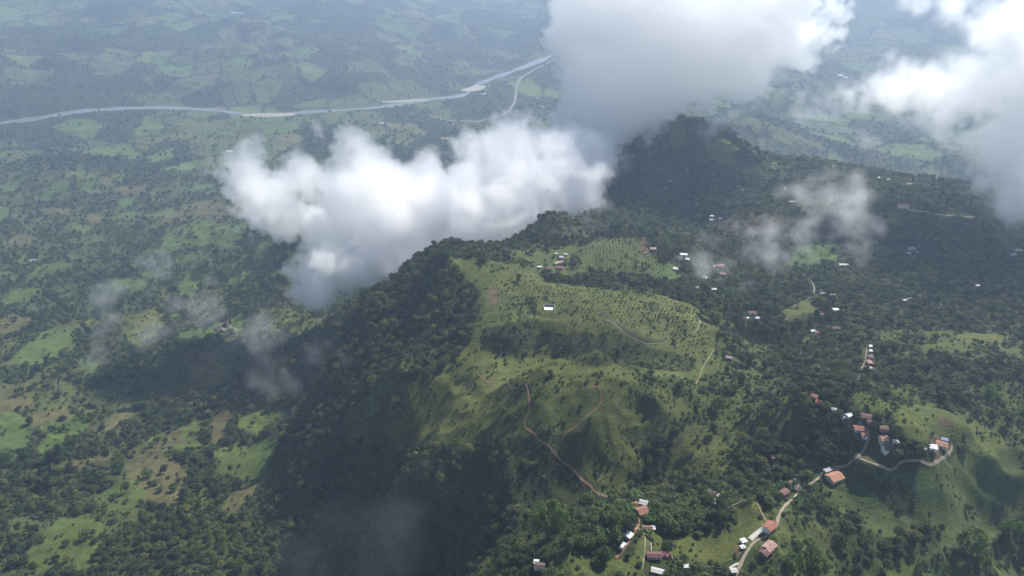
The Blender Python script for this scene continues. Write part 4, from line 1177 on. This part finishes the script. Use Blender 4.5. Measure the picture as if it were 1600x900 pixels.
RM = {
 'terracotta': roof_mat('roof_terracotta', [(0.25, (0.34, 0.155, 0.085)), (0.5, (0.46, 0.23, 0.13)), (0.75, (0.52, 0.29, 0.18))]),
 'tile': roof_mat('roof_salmon', [(0.25, (0.36, 0.17, 0.11)), (0.6, (0.45, 0.23, 0.15)), (0.8, (0.50, 0.30, 0.22))]),
 'brick': roof_mat('roof_brick_red', [(0.25, (0.28, 0.095, 0.06)), (0.6, (0.37, 0.14, 0.09)), (0.8, (0.44, 0.22, 0.16))]),
 'rust_red': roof_mat('roof_rust_red', [(0.3, (0.20, 0.075, 0.05)), (0.5, (0.31, 0.125, 0.08)), (0.68, (0.38, 0.22, 0.16)), (0.8, (0.5, 0.45, 0.42))]),
 'rust': roof_mat('roof_rust', [(0.3, (0.13, 0.075, 0.055)), (0.55, (0.22, 0.12, 0.085)), (0.8, (0.36, 0.27, 0.23))]),
 'rust_pale': roof_mat('roof_rust_pale', [(0.3, (0.24, 0.11, 0.085)), (0.5, (0.40, 0.24, 0.19)), (0.7, (0.56, 0.46, 0.42))]),
 'pale_rust': roof_mat('roof_pinkish', [(0.3, (0.30, 0.20, 0.17)), (0.6, (0.46, 0.36, 0.32)), (0.8, (0.54, 0.48, 0.45))]),
 'maroon': roof_mat('roof_maroon', [(0.3, (0.10, 0.045, 0.042)), (0.55, (0.17, 0.075, 0.068)), (0.8, (0.28, 0.18, 0.165))]),
 'dark': roof_mat('roof_dark_brown', [(0.3, (0.065, 0.045, 0.042)), (0.6, (0.11, 0.078, 0.072)), (0.85, (0.22, 0.19, 0.18))]),
 'zinc': roof_mat('roof_zinc', [(0.3, (0.30, 0.30, 0.31)), (0.7, (0.46, 0.46, 0.47))], 0.55),
 'white': roof_mat('roof_white_tin', [(0.25, (0.48, 0.47, 0.46)), (0.6, (0.74, 0.74, 0.74))], 0.5),
 'pale': roof_mat('roof_pale_cement', [(0.3, (0.44, 0.43, 0.41)), (0.7, (0.62, 0.61, 0.58))]),
 'blue': roof_mat('roof_blue', [(0.3, (0.16, 0.26, 0.40)), (0.7, (0.22, 0.34, 0.50))]),
 'pink': roof_mat('roof_pink_red', [(0.3, (0.50, 0.13, 0.14)), (0.7, (0.62, 0.21, 0.21))]),
}
def wall_mat(name, a, b):
    m = NT(name); m.col(m.ramp(m.noise(0.7, 5, 0.7), [(0.3, a), (0.7, b)])); m.b.inputs['Roughness'].default_value = 0.9; return m.m
WM = {'white': wall_mat('wall_white', (0.66, 0.65, 0.62), (0.80, 0.79, 0.77)), 'cream': wall_mat('wall_cream', (0.50, 0.44, 0.34), (0.64, 0.57, 0.46)),
      'brown': wall_mat('wall_brown', (0.17, 0.12, 0.09), (0.30, 0.22, 0.17)), 'grey': wall_mat('wall_grey', (0.26, 0.25, 0.24), (0.40, 0.39, 0.37)), 'pale': wall_mat('wall_pale', (0.42, 0.38, 0.34), (0.58, 0.54, 0.50))}
M_DOOR = wall_mat('door_wood', (0.09, 0.05, 0.03), (0.16, 0.09, 0.06))
M_CAP = wall_mat('ridge_cement', (0.24, 0.14, 0.10), (0.42, 0.30, 0.24))
gl = NT('window_glass'); gl.col((0.03, 0.04, 0.05)); gl.b.inputs['Roughness'].default_value = 0.15; M_GLASS = gl.m
M_FRAME = wall_mat('window_frame', (0.45, 0.42, 0.36), (0.6, 0.56, 0.5))

def boxes_mesh(name, L):
    Vv = []; F = []
    for (x0, x1, y0, y1, z0, z1) in L:
        q = len(Vv)
        Vv += [(x0, y0, z0), (x1, y0, z0), (x1, y1, z0), (x0, y1, z0), (x0, y0, z1), (x1, y0, z1), (x1, y1, z1), (x0, y1, z1)]
        F += [tuple(q + k for k in f) for f in ((3, 2, 1, 0), (4, 5, 6, 7), (0, 1, 5, 4), (1, 2, 6, 5), (2, 3, 7, 6), (3, 0, 4, 7))]
    return np_mesh(name, Vv, F)

def slab(Vv, F, A, B, Cc, D, t):
    """thick four cornered plate, t along its normal"""
    A, B, Cc, D = map(np.array, (A, B, Cc, D))
    n = np.cross(B - A, D - A); n = n / np.linalg.norm(n) * t
    q = len(Vv)
    Vv += [*(A, B, Cc, D), *(A + n, B + n, Cc + n, D + n)]
    F += [tuple(q + k for k in f) for f in ((3, 2, 1, 0), (4, 5, 6, 7), (0, 1, 5, 4), (1, 2, 6, 5), (2, 3, 7, 6), (3, 0, 4, 7))]

def make_house(name, p, L, D, yaw, roof, wall, h, detail, two=False):
    t = empty(name, p, R(yaw))
    lx, ly = L / 2, D / 2
    # walls with gable ends
    pitch = 0.20 if roof in ('white', 'zinc', 'pale', 'blue') else 0.40
    rise = ly * pitch
    Vv = [(-lx, -ly, -2.5), (lx, -ly, -2.5), (lx, ly, -2.5), (-lx, ly, -2.5), (-lx, -ly, h), (lx, -ly, h), (lx, ly, h), (-lx, ly, h), (-lx, 0, h + rise - 0.02), (lx, 0, h + rise - 0.02)]
    me = bpy.data.meshes.new('wall')
    me.from_pydata(Vv, [], [(0, 1, 5, 4), (2, 3, 7, 6), (1, 2, 6, 9, 5), (3, 0, 4, 8, 7), (4, 5, 9, 8), (8, 9, 6, 7)])
    link('wall', me, WM[wall], t)
    ov = 0.55 if detail else 0.35
    hip = L > 11 and roof in ('terracotta', 'tile')
    V2 = []; F2 = []
    z0 = h - ov * pitch + 0.03; zr = h + rise + 0.03
    e = lx + ov
    rx = e - (ly * 0.9 if hip else 0)
    slab(V2, F2, (-e, -ly - ov, z0), (e, -ly - ov, z0), (rx, 0, zr), (-rx, 0, zr), 0.13)
    slab(V2, F2, (e, ly + ov, z0), (-e, ly + ov, z0), (-rx, 0, zr), (rx, 0, zr), 0.13)
    if hip:
        slab(V2, F2, (e, -ly - ov, z0), (e, ly + ov, z0), (rx, 0.01, zr), (rx, -0.01, zr), 0.125)
        slab(V2, F2, (-e, ly + ov, z0), (-e, -ly - ov, z0), (-rx, -0.01, zr), (-rx, 0.01, zr), 0.125)
    ro = link('roof', np_mesh('roof', V2, F2), RM[roof], t)
    if detail:
        cap = link('ridge_cap', boxes_mesh('ridge_cap', [(-rx, rx, -0.16, 0.16, zr + 0.06, zr + 0.2)]), RM[roof] if roof in ('white', 'zinc', 'pale') else M_CAP, ro)
    # door and windows on the long front, which looks downhill to the drone
    y = -ly - 0.03
    dr = link('door', boxes_mesh('door', [(-0.45, 0.45, y - 0.03, y + 0.06, 0, 2.0)]), M_DOOR, t)
    if detail and L > 5:
        for s in (-1, 1):
            wx = s * lx * 0.55
            wd = link('window', boxes_mesh('window', [(wx - 0.5, wx + 0.5, y - 0.02, y + 0.05, 0.95, 1.95)]), M_GLASS, t)
            link('frame', boxes_mesh('frame', [(wx - 0.6, wx + 0.6, y - 0.06, y - 0.022, 0.85, 0.95), (wx - 0.6, wx + 0.6, y - 0.06, y - 0.022, 1.95, 2.05), (wx - 0.6, wx - 0.5, y - 0.06, y - 0.022, 0.95, 1.95), (wx + 0.5, wx + 0.6, y - 0.06, y - 0.022, 0.95, 1.95)]), M_FRAME, wd)
    if two:
        for s in (-1, 0, 1):
            wx = s * lx * 0.55
            link('upper_window', boxes_mesh('upper_window', [(wx - 0.5, wx + 0.5, y - 0.02, y + 0.05, 3.4, 4.5)]), M_GLASS, t)
        link('balcony', boxes_mesh('balcony', [(-lx, lx, -ly - 1.2, -ly - 0.08, 2.75, 2.9), (-lx, lx, -ly - 1.2, -ly - 1.1, 2.9, 3.7)]), WM['brown'], t)
    return t

for h, p in zip(HOUSES, HP):
    u, v, L, D, yaw, roof, wall, hh, lab, cat = h
    q = np.array([p[0], p[1], float(gz(np.array([p[0]]), np.array([p[1]]))[0])])
    kind = 'valley_building' if cat == 'building' else {'house': 'farm_house', 'shed': 'tin_shed', 'hut': 'small_hut', 'shelter': 'shelter', 'barn': 'long_barn'}[cat]
    tag(make_house(kind, q, L, D, yaw, roof, wall, hh, np.linalg.norm(q) < 760, two=hh > 5 and cat == 'house'), lab, cat, 'scattered houses, huts and sheds')

# ---- unroofed concrete structure on the planted slope
q = on_ground([858], [482])[0]
t = tag(empty('roofless_building', q + np.array([0, 0, 0.1]), R(-3)), 'white roofless concrete building with a dark back wall on the planted slope', 'building')
M_CONC = wall_mat('bare_concrete', (0.42, 0.42, 0.42), (0.58, 0.58, 0.58))
link('slab', boxes_mesh('slab', [(-5.4, 5.4, -3.6, 3.6, -1.0, 0.25)]), M_CONC, t)
link('back_wall', boxes_mesh('back_wall', [(-5.4, 5.4, 3.3, 3.6, 0.252, 2.6)]), wall_mat('dark_concrete', (0.16, 0.16, 0.17), (0.26, 0.26, 0.27)), t)  # back wall in a darker grey than the side walls
for s in (-1, 1):
    link('side_wall', boxes_mesh('side_wall', [(s * 5.25 - 0.15, s * 5.25 + 0.15, -3.4, 3.297, 0.252, 2.3)]), M_CONC, t)
link('floor_screed', boxes_mesh('floor_screed', [(-5.0, 5.0, -3.3, 3.2, 0.252, 0.32)]), WM['white'], t)

# ---- garden walls of the yard at the bottom
def wall_run(uv, hgt, mat, label, name='garden_wall'):
    P = on_ground([a for a, b in uv], [b for a, b in uv])[:, :2]
    t = tag(empty(name, (P[0, 0], P[0, 1], float(gz(P[:1, 0], P[:1, 1])[0]))), label, 'wall')
    o = np.array(t.location)
    for a, b in zip(P[:-1], P[1:]):
        n = max(2, int(np.hypot(*(b - a)) / 2.2)); e = (b - a) / np.hypot(*(b - a)); s = np.array([-e[1], e[0]]) * 0.11
        Vv = []; F = []
        for k in range(n + 1):
            c = a + (b - a) * k / n; z = float(gz(c[:1], c[1:])[0])
            for (dx, zz) in ((-1, -0.8), (1, -0.8), (1, hgt), (-1, hgt)):
                Vv.append((c[0] + s[0] * dx - o[0], c[1] + s[1] * dx - o[1], z + zz - o[2]))
        for k in range(n):
            for m in range(4): F.append((k * 4 + m, k * 4 + (m + 1) % 4, k * 4 + 4 + (m + 1) % 4, k * 4 + 4 + m))
        F += [(3, 2, 1, 0), (n * 4, n * 4 + 1, n * 4 + 2, n * 4 + 3)]
        w_ = link('wall_section', np_mesh('wall_section', Vv, F), mat, t)
wall_run([(1017, 851), (1017, 863)], 1.6, WM['white'], 'short white yard wall at the left of the maroon and pink house')
wall_run([(1041, 858), (1046, 866), (1051, 876)], 1.6, WM['pale'], 'pale yard wall curving at the right of the pink roof')
wall_run([(1090, 886), (1110, 887), (1130, 889)], 0.9, WM['pale'], 'long low pale wall along the bottom edge of the pasture')

# ---- parked car on the left drive
q = on_ground([973], [855])[0]
car = tag(empty('parked_car', q + np.array([0, 0, 0.35]), R(55), 1.25), 'small white vehicle parked on the orange drive below the boxy white roofed house', 'car')
cp_ = NT('white_paint'); cp_.col((0.78, 0.78, 0.77)); cp_.b.inputs['Roughness'].default_value = 0.3
ty = NT('tyre_rubber'); ty.col((0.02, 0.02, 0.02))
prof = [(-2.0, 0.35), (2.0, 0.35), (2.05, 0.75), (1.2, 0.9), (0.6, 1.42), (-1.3, 1.45), (-1.95, 0.95)]
Vv = [(x, sy * (0.8 if z < 1 else 0.66), z) for sy in (-1, 1) for x, z in prof]
n = len(prof)
me = bpy.data.meshes.new('body'); me.from_pydata(Vv, [], [tuple(range(n - 1, -1, -1))[::-1], tuple(range(n, 2 * n))[::-1]] + [(i, n + i, n + (i + 1) % n, (i + 1) % n) for i in range(n)])
link('body', me, cp_.m, car)
me = bpy.data.meshes.new('windscreen'); me.from_pydata([(1.16, -0.62, 0.95), (1.16, 0.62, 0.95), (0.64, 0.58, 1.40), (0.64, -0.58, 1.40), (1.19, -0.62, 0.97), (1.19, 0.62, 0.97), (0.67, 0.58, 1.42), (0.67, -0.58, 1.42)], [], [(4, 5, 6, 7), (0, 3, 2, 1), (0, 1, 5, 4), (1, 2, 6, 5), (2, 3, 7, 6), (3, 0, 4, 7)])
link('windscreen', me, M_GLASS, car)
wme = bpy.data.meshes.new('wheel')
Vv = [(0.33 * math.cos(a), y, 0.33 * math.sin(a)) for y in (-0.1, 0.1) for a in np.linspace(0, 2 * math.pi, 12, endpoint=False)]
wme.from_pydata(Vv, [], [tuple(range(12)), tuple(range(23, 11, -1))] + [(i, 12 + i, 12 + (i + 1) % 12, (i + 1) % 12) for i in range(12)])
for wx in (-1.25, 1.25):
    for wy in (-0.74, 0.74): link('wheel', wme, ty.m, car, (wx, wy, 0.33))

# ---- rocky knoll in the left valley: boulders of its outcrop
rk = NT('rock'); rn = rk.noise(0.25, 6, 0.65); rk.col(rk.ramp(rn, [(0.3, (0.10, 0.085, 0.07)), (0.7, (0.22, 0.19, 0.16))])); rk.bump(rn, 0.8, 1.0)
rg = np.random.default_rng(17)
def rock_mesh(s):
    import bmesh
    bm = bmesh.new(); bmesh.ops.create_icosphere(bm, subdivisions=2, radius=1)
    for v_ in bm.verts:
        k = 1 + 0.5 * float(vnoise(np.array([v_.co.x * 1.3 + s * 3]), np.array([v_.co.y * 1.3 + v_.co.z * 2.1]), s)[0])
        v_.co *= k; v_.co.z *= 0.8
    me = bpy.data.meshes.new('boulder'); bm.to_mesh(me); bm.free(); return me
RKM = [rock_mesh(s) for s in range(3)]
for k, (u, v, s, lab) in enumerate([(355, 512, 13, 'topmost brown crag of the rocky outcrop in the left valley'), (362, 518, 9, 'pale crag at the right of the rocky outcrop in the left valley'), (346, 516, 10, 'left brown crag of the rocky outcrop in the left valley'), (357, 524, 8, 'lowest crag of the rocky outcrop in the left valley'), (340, 522, 6, 'small outlying crag left of the rocky outcrop in the left valley')]):
    o = link('boulder', RKM[k % 3], rk.m, loc=on_ground([u], [v])[0]); o.scale = (s, s * 0.7, s * 0.8); o.rotation_euler = (0, 0, k * 1.1)
    tag(o, lab, 'rock', 'crags of the rocky outcrop')
# ------------------------------------------------------------------ clouds: real volumes, their density laid out on a grid of points
def field_noise(shape, vox, wl, gain=0.62, seed=0, slope=None):
    """smooth 3-D random field with the given largest wavelength, roughly -1..1"""
    rg = np.random.default_rng(seed)
    k = np.sqrt(sum(f * f for f in np.meshgrid(*[np.fft.fftfreq(n, vox) for n in shape[:2]], np.fft.rfftfreq(shape[2], vox), indexing='ij')))
    amp = (k + 0.5 / wl) ** -(slope or 2.75) * (k > 0)
    amp *= np.exp(-(k * vox * 1.2) ** 2)
    F = np.fft.rfftn(rg.normal(size=shape).astype(np.float32)) * amp
    f = np.fft.irfftn(F, s=shape).astype(np.float32)
    return f / (2.2 * f.std())

def cloud(name, parents, vox, dens, label, wisp=0.0, seed=1, puff=1.0, soft=14.0, squash=0.85, group=None, erode=1.0, buds=((9, 0.50, 0.85), (7, 0.45, 0.9)), thin=None, grow=1.0):
    """parents: (u, v, radius px, slant m). Puffs budded three deep form the body; noise frays the rim"""
    rg = np.random.default_rng(seed)
    P0 = []
    for (u, v, r, s) in parents:
        P0.append((*by_dist(u, v, s), r * grow * s / FPX))
    P = list(P0); lev = P0
    for (n, kr, kd) in buds:
        nxt = []
        for (x, y, z, r) in lev:
            for _ in range(n):
                d = rg.normal(size=3); d /= np.linalg.norm(d); d[2] = abs(d[2]) * 0.7 + 0.3 * d[2]
                rc = r * kr * (0.6 + 0.7 * rg.random()) * puff
                c = np.array([x, y, z]) + d * r * kd
                nxt.append((*c, rc))
        P += nxt; lev = nxt
    P = np.array(P)
    pad = soft + 12
    lo = (P[:, :3] - P[:, 3:]).min(0) - pad; hi = (P[:, :3] + P[:, 3:]).max(0) + pad
    n = np.ceil((hi - lo) / vox).astype(int) + 1
    ax = [lo[i] + np.arange(n[i]) * vox for i in range(3)]
    # nearest puff surface, in metres, positive inside
    D = np.full(n, -60.0, np.float32)
    for (x, y, z, r) in P:
        m = r + 50
        s = [slice(max(0, int((c - m - lo[i]) / vox)), min(n[i], int((c + m - lo[i]) / vox) + 2)) for i, c in enumerate((x, y, z))]
        dx = (ax[0][s[0]] - x)[:, None, None]; dy = (ax[1][s[1]] - y)[None, :, None]; dz = ((ax[2][s[2]] - z) / squash)[None, None, :]
        np.maximum(D[s[0], s[1], s[2]], (r - np.sqrt(dx * dx + dy * dy + dz * dz)).astype(np.float32), out=D[s[0], s[1], s[2]])
    N1 = field_noise(tuple(n), vox, (28 if name == 'gorge_mist' else 50) if wisp else 120, seed=seed + 50)
    N2 = field_noise(tuple(n), vox, 26 if wisp else 42, seed=seed + 51, slope=2.2)
    q = D + erode * (22 * N1 + 15 * N2) 
    a = np.clip(q / soft, 0, 1)
    a = a * a * (3 - 2 * a) * (0.75 + 0.25 * np.clip(D / 30 + 0.4, 0, 1))
    if wisp:
        E = np.clip((D + 12) / soft, 0, 1)
        a = E * np.clip(E - 0.55 * wisp - 0.12 + 0.8 * N1 + 0.55 * N2, 0, 1.2)
    if thin: a = a * (1 - (1 - thin[2]) * sstep(ax[2], thin[0], thin[1]))[None, None, :]
    a = (a * dens).astype(np.float32)
    a[[0, -1]] = 0; a[:, [0, -1]] = 0; a[:, :, [0, -1]] = 0
    nx, ny, nz = map(int, n)
    G = np.empty((nx, ny, nz, 3), np.float32)
    G[..., 0] = ax[0][:, None, None]; G[..., 1] = ax[1][None, :, None]; G[..., 2] = ax[2][None, None, :]
    me = bpy.data.meshes.new(name)
    me.vertices.add(nx * ny * nz); me.vertices.foreach_set('co', G.ravel())
    at_ = me.attributes.new('cloud_density', 'FLOAT', 'POINT'); at_.data.foreach_set('value', a.ravel())
    me.materials.append(M_CLOUD)
    o = tag(link(name, me), label, 'cloud', group, 'stuff')
    t = bpy.data.node_groups.new(name + '_volume', 'GeometryNodeTree')
    t.interface.new_socket('Geometry', in_out='INPUT', socket_type='NodeSocketGeometry')
    t.interface.new_socket('Geometry', in_out='OUTPUT', socket_type='NodeSocketGeometry')
    Nn = t.nodes; L = t.links
    gi = Nn.new('NodeGroupInput'); go = Nn.new('NodeGroupOutput')
    vc = Nn.new('GeometryNodeVolumeCube')
    end = [ax[i][-1] for i in range(3)]
    vc.inputs['Min'].default_value = lo; vc.inputs['Max'].default_value = end
    for i, k in enumerate(('Resolution X', 'Resolution Y', 'Resolution Z')): vc.inputs[k].default_value = int(n[i])
    po = Nn.new('GeometryNodeInputPosition')
    sub = Nn.new('ShaderNodeVectorMath'); sub.operation = 'SUBTRACT'; L.new(po.outputs[0], sub.inputs[0]); sub.inputs[1].default_value = lo
    scl = Nn.new('ShaderNodeVectorMath'); scl.operation = 'SCALE'; L.new(sub.outputs[0], scl.inputs[0]); scl.inputs['Scale'].default_value = 1 / vox
    adh = Nn.new('ShaderNodeVectorMath'); adh.operation = 'ADD'; L.new(scl.outputs[0], adh.inputs[0]); adh.inputs[1].default_value = (0.5, 0.5, 0.5)
    flo = Nn.new('ShaderNodeVectorMath'); flo.operation = 'FLOOR'; L.new(adh.outputs[0], flo.inputs[0])
    mn = Nn.new('ShaderNodeVectorMath'); mn.operation = 'MINIMUM'; L.new(flo.outputs[0], mn.inputs[0]); mn.inputs[1].default_value = tuple(float(k - 1) for k in n)
    mx = Nn.new('ShaderNodeVectorMath'); mx.operation = 'MAXIMUM'; L.new(mn.outputs[0], mx.inputs[0]); mx.inputs[1].default_value = (0, 0, 0)
    sp_ = Nn.new('ShaderNodeSeparateXYZ'); L.new(mx.outputs[0], sp_.inputs[0])
    ints = []
    for i in range(3):
        fi = Nn.new('FunctionNodeFloatToInt'); L.new(sp_.outputs[i], fi.inputs[0]); ints.append(fi.outputs[0])
    def im(op, a_, b_):
        nd = Nn.new('FunctionNodeIntegerMath'); nd.operation = op
        for k, v_ in enumerate((a_, b_)):
            if hasattr(v_, 'node'): L.new(v_, nd.inputs[k])
            else: nd.inputs[k].default_value = v_
        return nd.outputs[0]
    idx = im('ADD', im('MULTIPLY', im('ADD', im('MULTIPLY', ints[0], ny), ints[1]), nz), ints[2])
    na = Nn.new('GeometryNodeInputNamedAttribute'); na.data_type = 'FLOAT'; na.inputs['Name'].default_value = 'cloud_density'
    si = Nn.new('GeometryNodeSampleIndex'); si.data_type = 'FLOAT'; si.domain = 'POINT'
    L.new(gi.outputs[0], si.inputs['Geometry'])
    L.new([s for s in na.outputs if s.enabled and s.name == 'Attribute'][0], [s for s in si.inputs if s.enabled and s.name == 'Value'][0])
    L.new(idx, si.inputs['Index'])
    L.new([s for s in si.outputs if s.enabled][0], vc.inputs['Density'])
    sm_ = Nn.new('GeometryNodeSetMaterial'); sm_.inputs['Material'].default_value = M_CLOUD
    L.new(vc.outputs[0], sm_.inputs[0]); L.new(sm_.outputs[0], go.inputs[0])
    md = o.modifiers.new('volume', 'NODES'); md.node_group = t
    print('cloud', name, n, (a > 0).mean())
    return o

def fray(parents, k=9, rr=0.34, spread=1.0, seed=3):
    """many small puffs strewn round each point, drawn out along the drift"""
    rg = np.random.default_rng(seed); out = []
    for (u, v, r, s) in parents:
        a = rg.normal(0.5, 0.35)
        for _ in range(k):
            al, ac = rg.normal() * r * spread, rg.normal() * r * spread * 0.45
            out.append((u + al * math.cos(a) - ac * math.sin(a), v - al * math.sin(a) - ac * math.cos(a), r * rr * (0.4 + 0.9 * rg.random()), s + rg.normal() * r * 0.5 * s / FPX))
    return out
LOOSE = ((5, 0.6, 1.0),)

M_CLOUD = bpy.data.materials.new('cloud_droplets'); M_CLOUD.use_nodes = True
t = M_CLOUD.node_tree; t.nodes.clear()
mo = t.nodes.new('ShaderNodeOutputMaterial'); pv_ = t.nodes.new('ShaderNodeVolumePrincipled')
pv_.inputs['Color'].default_value = (0.998, 0.996, 0.994, 1); pv_.inputs['Density'].default_value = 1.0; pv_.inputs['Anisotropy'].default_value = 0.72
t.links.new(pv_.outputs[0], mo.inputs['Volume'])

cloud('cloud', [
 (425, 325, 34, 1230), (400, 350, 30, 1230), (400, 305, 30, 1235), (372, 264, 22, 1240), (385, 340, 24, 1235), (445, 350, 24, 1225), (378, 268, 18, 1240), (450, 290, 18, 1230), (420, 365, 20, 1220), (475, 270, 14, 1225),
 (530, 300, 44, 1190), (545, 245, 26, 1190), (525, 225, 16, 1190), (530, 380, 46, 1180), (510, 430, 26, 1160), (500, 462, 15, 1150), (560, 345, 50, 1180), (560, 425, 34, 1150),
 (615, 330, 58, 1170), (610, 395, 46, 1150), (600, 275, 18, 1180), (680, 330, 62, 1160), (670, 385, 50, 1150), (675, 270, 26, 1180), (745, 320, 62, 1170), (740, 365, 46, 1150),
 (785, 205, 18, 1260), (775, 188, 12, 1260), (810, 230, 28, 1240), (760, 255, 28, 1220), (810, 290, 54, 1190), (845, 250, 40, 1230), (800, 350, 40, 1160), (850, 310, 46, 1200), (890, 290, 44, 1230), (900, 340, 26, 1180),
 (885, 240, 48, 1320), (860, 265, 50, 1240), (870, 215, 36, 1330), (905, 255, 40, 1270), (935, 215, 32, 1420), (905, 295, 38, 1225), (925, 255, 30, 1290), (980, 185, 30, 1450), (905, 185, 40, 1400), (915, 130, 44, 1450), (920, 70, 44, 1500), (890, 10, 34, 1500), (960, 110, 66, 1500), (965, 40, 70, 1500), (950, 190, 44, 1440), (1010, 150, 40, 1480), (1035, 70, 70, 1520), (1020, 0, 60, 1520),
 (1090, 110, 48, 1530), (1100, 40, 66, 1540), (1160, 60, 52, 1560), (1150, 120, 34, 1560), (1180, 10, 50, 1560), (1220, 50, 40, 1570), (1240, 10, 36, 1570), (1280, 30, 20, 1580), (1290, 55, 13, 1580), (1080, -40, 60, 1540), (1200, -40, 50, 1570), (960, -40, 60, 1500)],
 3.4, 0.10, 'huge white cumulus bank spilling over the ridge and rising out of the top of the picture', seed=5, soft=5, grow=1.13, erode=1.25, buds=((9, 0.50, 0.85), (7, 0.45, 0.9), (4, 0.5, 0.9)), thin=(-450, -330, 0.36))
cloud('cloud', [(1345, 150, 26, 1330), (1375, 130, 26, 1330), (1410, 150, 40, 1320), (1395, 110, 18, 1330), (1445, 135, 38, 1320), (1440, 185, 30, 1300), (1490, 150, 46, 1310), (1500, 205, 40, 1280), (1530, 130, 44, 1310), (1550, 190, 52, 1270), (1590, 150, 50, 1290), (1590, 230, 56, 1230), (1560, 260, 38, 1210), (1620, 300, 50, 1180), (1570, 310, 26, 1150), (1530, 290, 22, 1170), (1600, 60, 50, 1330), (1560, 20, 44, 1350), (1500, 10, 30, 1360), (1440, 5, 20, 1370), (1660, 200, 70, 1250), (1660, 80, 60, 1320)],
 4.4, 0.046, 'bright soft cloud bank at the right edge above the far houses', seed=8, soft=30, wisp=0.42, grow=1.1)
cloud('cloud_wisp', fray([(1180, 140, 30, 1500), (1220, 130, 26, 1480), (1260, 140, 22, 1450), (1300, 160, 26, 1420), (1150, 175, 30, 1480), (1100, 185, 30, 1480)], 14, 0.4), 5.0, 0.022, 'thin veil bridging the two large clouds', wisp=0.7, seed=12, soft=22, buds=LOOSE)
cloud('cloud_wisp', fray([(1320, 330, 34, 880), (1300, 300, 22, 900), (1280, 285, 12, 910), (1345, 370, 22, 870), (1275, 345, 22, 880), (1340, 345, 22, 880), (1350, 395, 12, 860), (1335, 385, 16, 865), (1300, 330, 26, 885)], 16), 3.0, 0.024, 'right grey wisp drifting across the brown basin slope', wisp=0.7, seed=14, soft=14, buds=LOOSE, group='cloud wisps', erode=1.3)
cloud('cloud_wisp', fray([(1190, 385, 26, 860), (1165, 410, 30, 850), (1130, 390, 20, 855), (1215, 370, 20, 865), (1140, 415, 18, 850), (1110, 372, 12, 860), (1235, 360, 14, 870), (1180, 410, 30, 850)], 16), 3.0, 0.024, 'left grey wisp drifting over the orange roofs of the basin', wisp=0.7, seed=16, soft=14, buds=LOOSE, group='cloud wisps', erode=1.3)
cloud('cloud_wisp', fray([(930, 340, 22, 1010), (905, 365, 20, 960), (985, 210, 24, 1380), (965, 245, 30, 1300), (1000, 195, 16, 1400)], 14, 0.4), 4.0, 0.022, 'smoky fringe trailing from the big cloud over the dark wood', wisp=0.7, seed=18, soft=18, buds=LOOSE, group='cloud wisps', erode=1.3)
for k, (pp_, d_, lab) in enumerate([
 ([(235, 425, 17, 1120), (240, 445, 12, 1110), (228, 410, 9, 1120)], 0.0180, 'small round wisp highest over the left valley'),
 ([(160, 470, 16, 1050), (175, 455, 12, 1050), (150, 482, 12, 1050), (165, 510, 15, 1000), (158, 540, 14, 980), (155, 565, 11, 970), (178, 500, 9, 1000)], 0.0180, 'long upright wisp over the left valley'),
 ([(243, 522, 14, 980), (235, 515, 10, 980), (225, 540, 9, 970)], 0.0225, 'faint round wisp in the middle of the left valley'),
 ([(315, 490, 16, 1000), (300, 485, 12, 1000), (325, 505, 10, 1000), (285, 480, 9, 1010)], 0.0195, 'faint wisp beside the rocky outcrop'),
 ([(428, 590, 16, 800), (435, 610, 14, 790), (415, 575, 10, 800), (440, 560, 9, 800), (395, 520, 16, 860), (410, 535, 14, 850)], 0.0165, 'thin wisp in front of the dark flank foot'),
 ([(508, 560, 14, 720), (512, 575, 10, 720), (500, 548, 8, 720)], 0.0180, 'small wisp on the dark flank'),
 ([(630, 775, 34, 470), (590, 800, 44, 465), (540, 835, 44, 465), (650, 755, 22, 475), (480, 860, 36, 470), (600, 860, 40, 455), (540, 880, 40, 460), (450, 850, 24, 470)], 0.0028, 'thin mist hanging in the dark gorge at the bottom')]):
    cloud('cloud_wisp' if k < 6 else 'gorge_mist', fray(pp_, 12, 0.42 if k < 6 else 0.34, seed=k), 2.6 if k < 6 else 2.0, d_, lab, wisp=0.7, seed=30 + k, soft=12 if k < 6 else 9, buds=LOOSE, group='small valley wisps' if k < 6 else None, erode=1.35)

# ------------------------------------------------------------------ haze: one closed box of even air round everything
hz = bpy.data.materials.new('haze_air'); hz.use_nodes = True
t = hz.node_tree; t.nodes.clear()
mo = t.nodes.new('ShaderNodeOutputMaterial'); pv_ = t.nodes.new('ShaderNodeVolumePrincipled')
pv_.inputs['Color'].default_value = (0.58, 0.74, 1.0, 1); pv_.inputs['Density'].default_value = 1.2e-4; pv_.inputs['Anisotropy'].default_value = 0.32
t.links.new(pv_.outputs[0], mo.inputs['Volume'])
top = 60.0; bot = float(GZ.min()) - 8
tag(link('haze', boxes_mesh('haze', [(-7500, 7500, -1500, 9600, bot, max(top, float(GZ.max()) + 20))]), hz), 'bluish haze filling the air of the valley', kind='stuff')
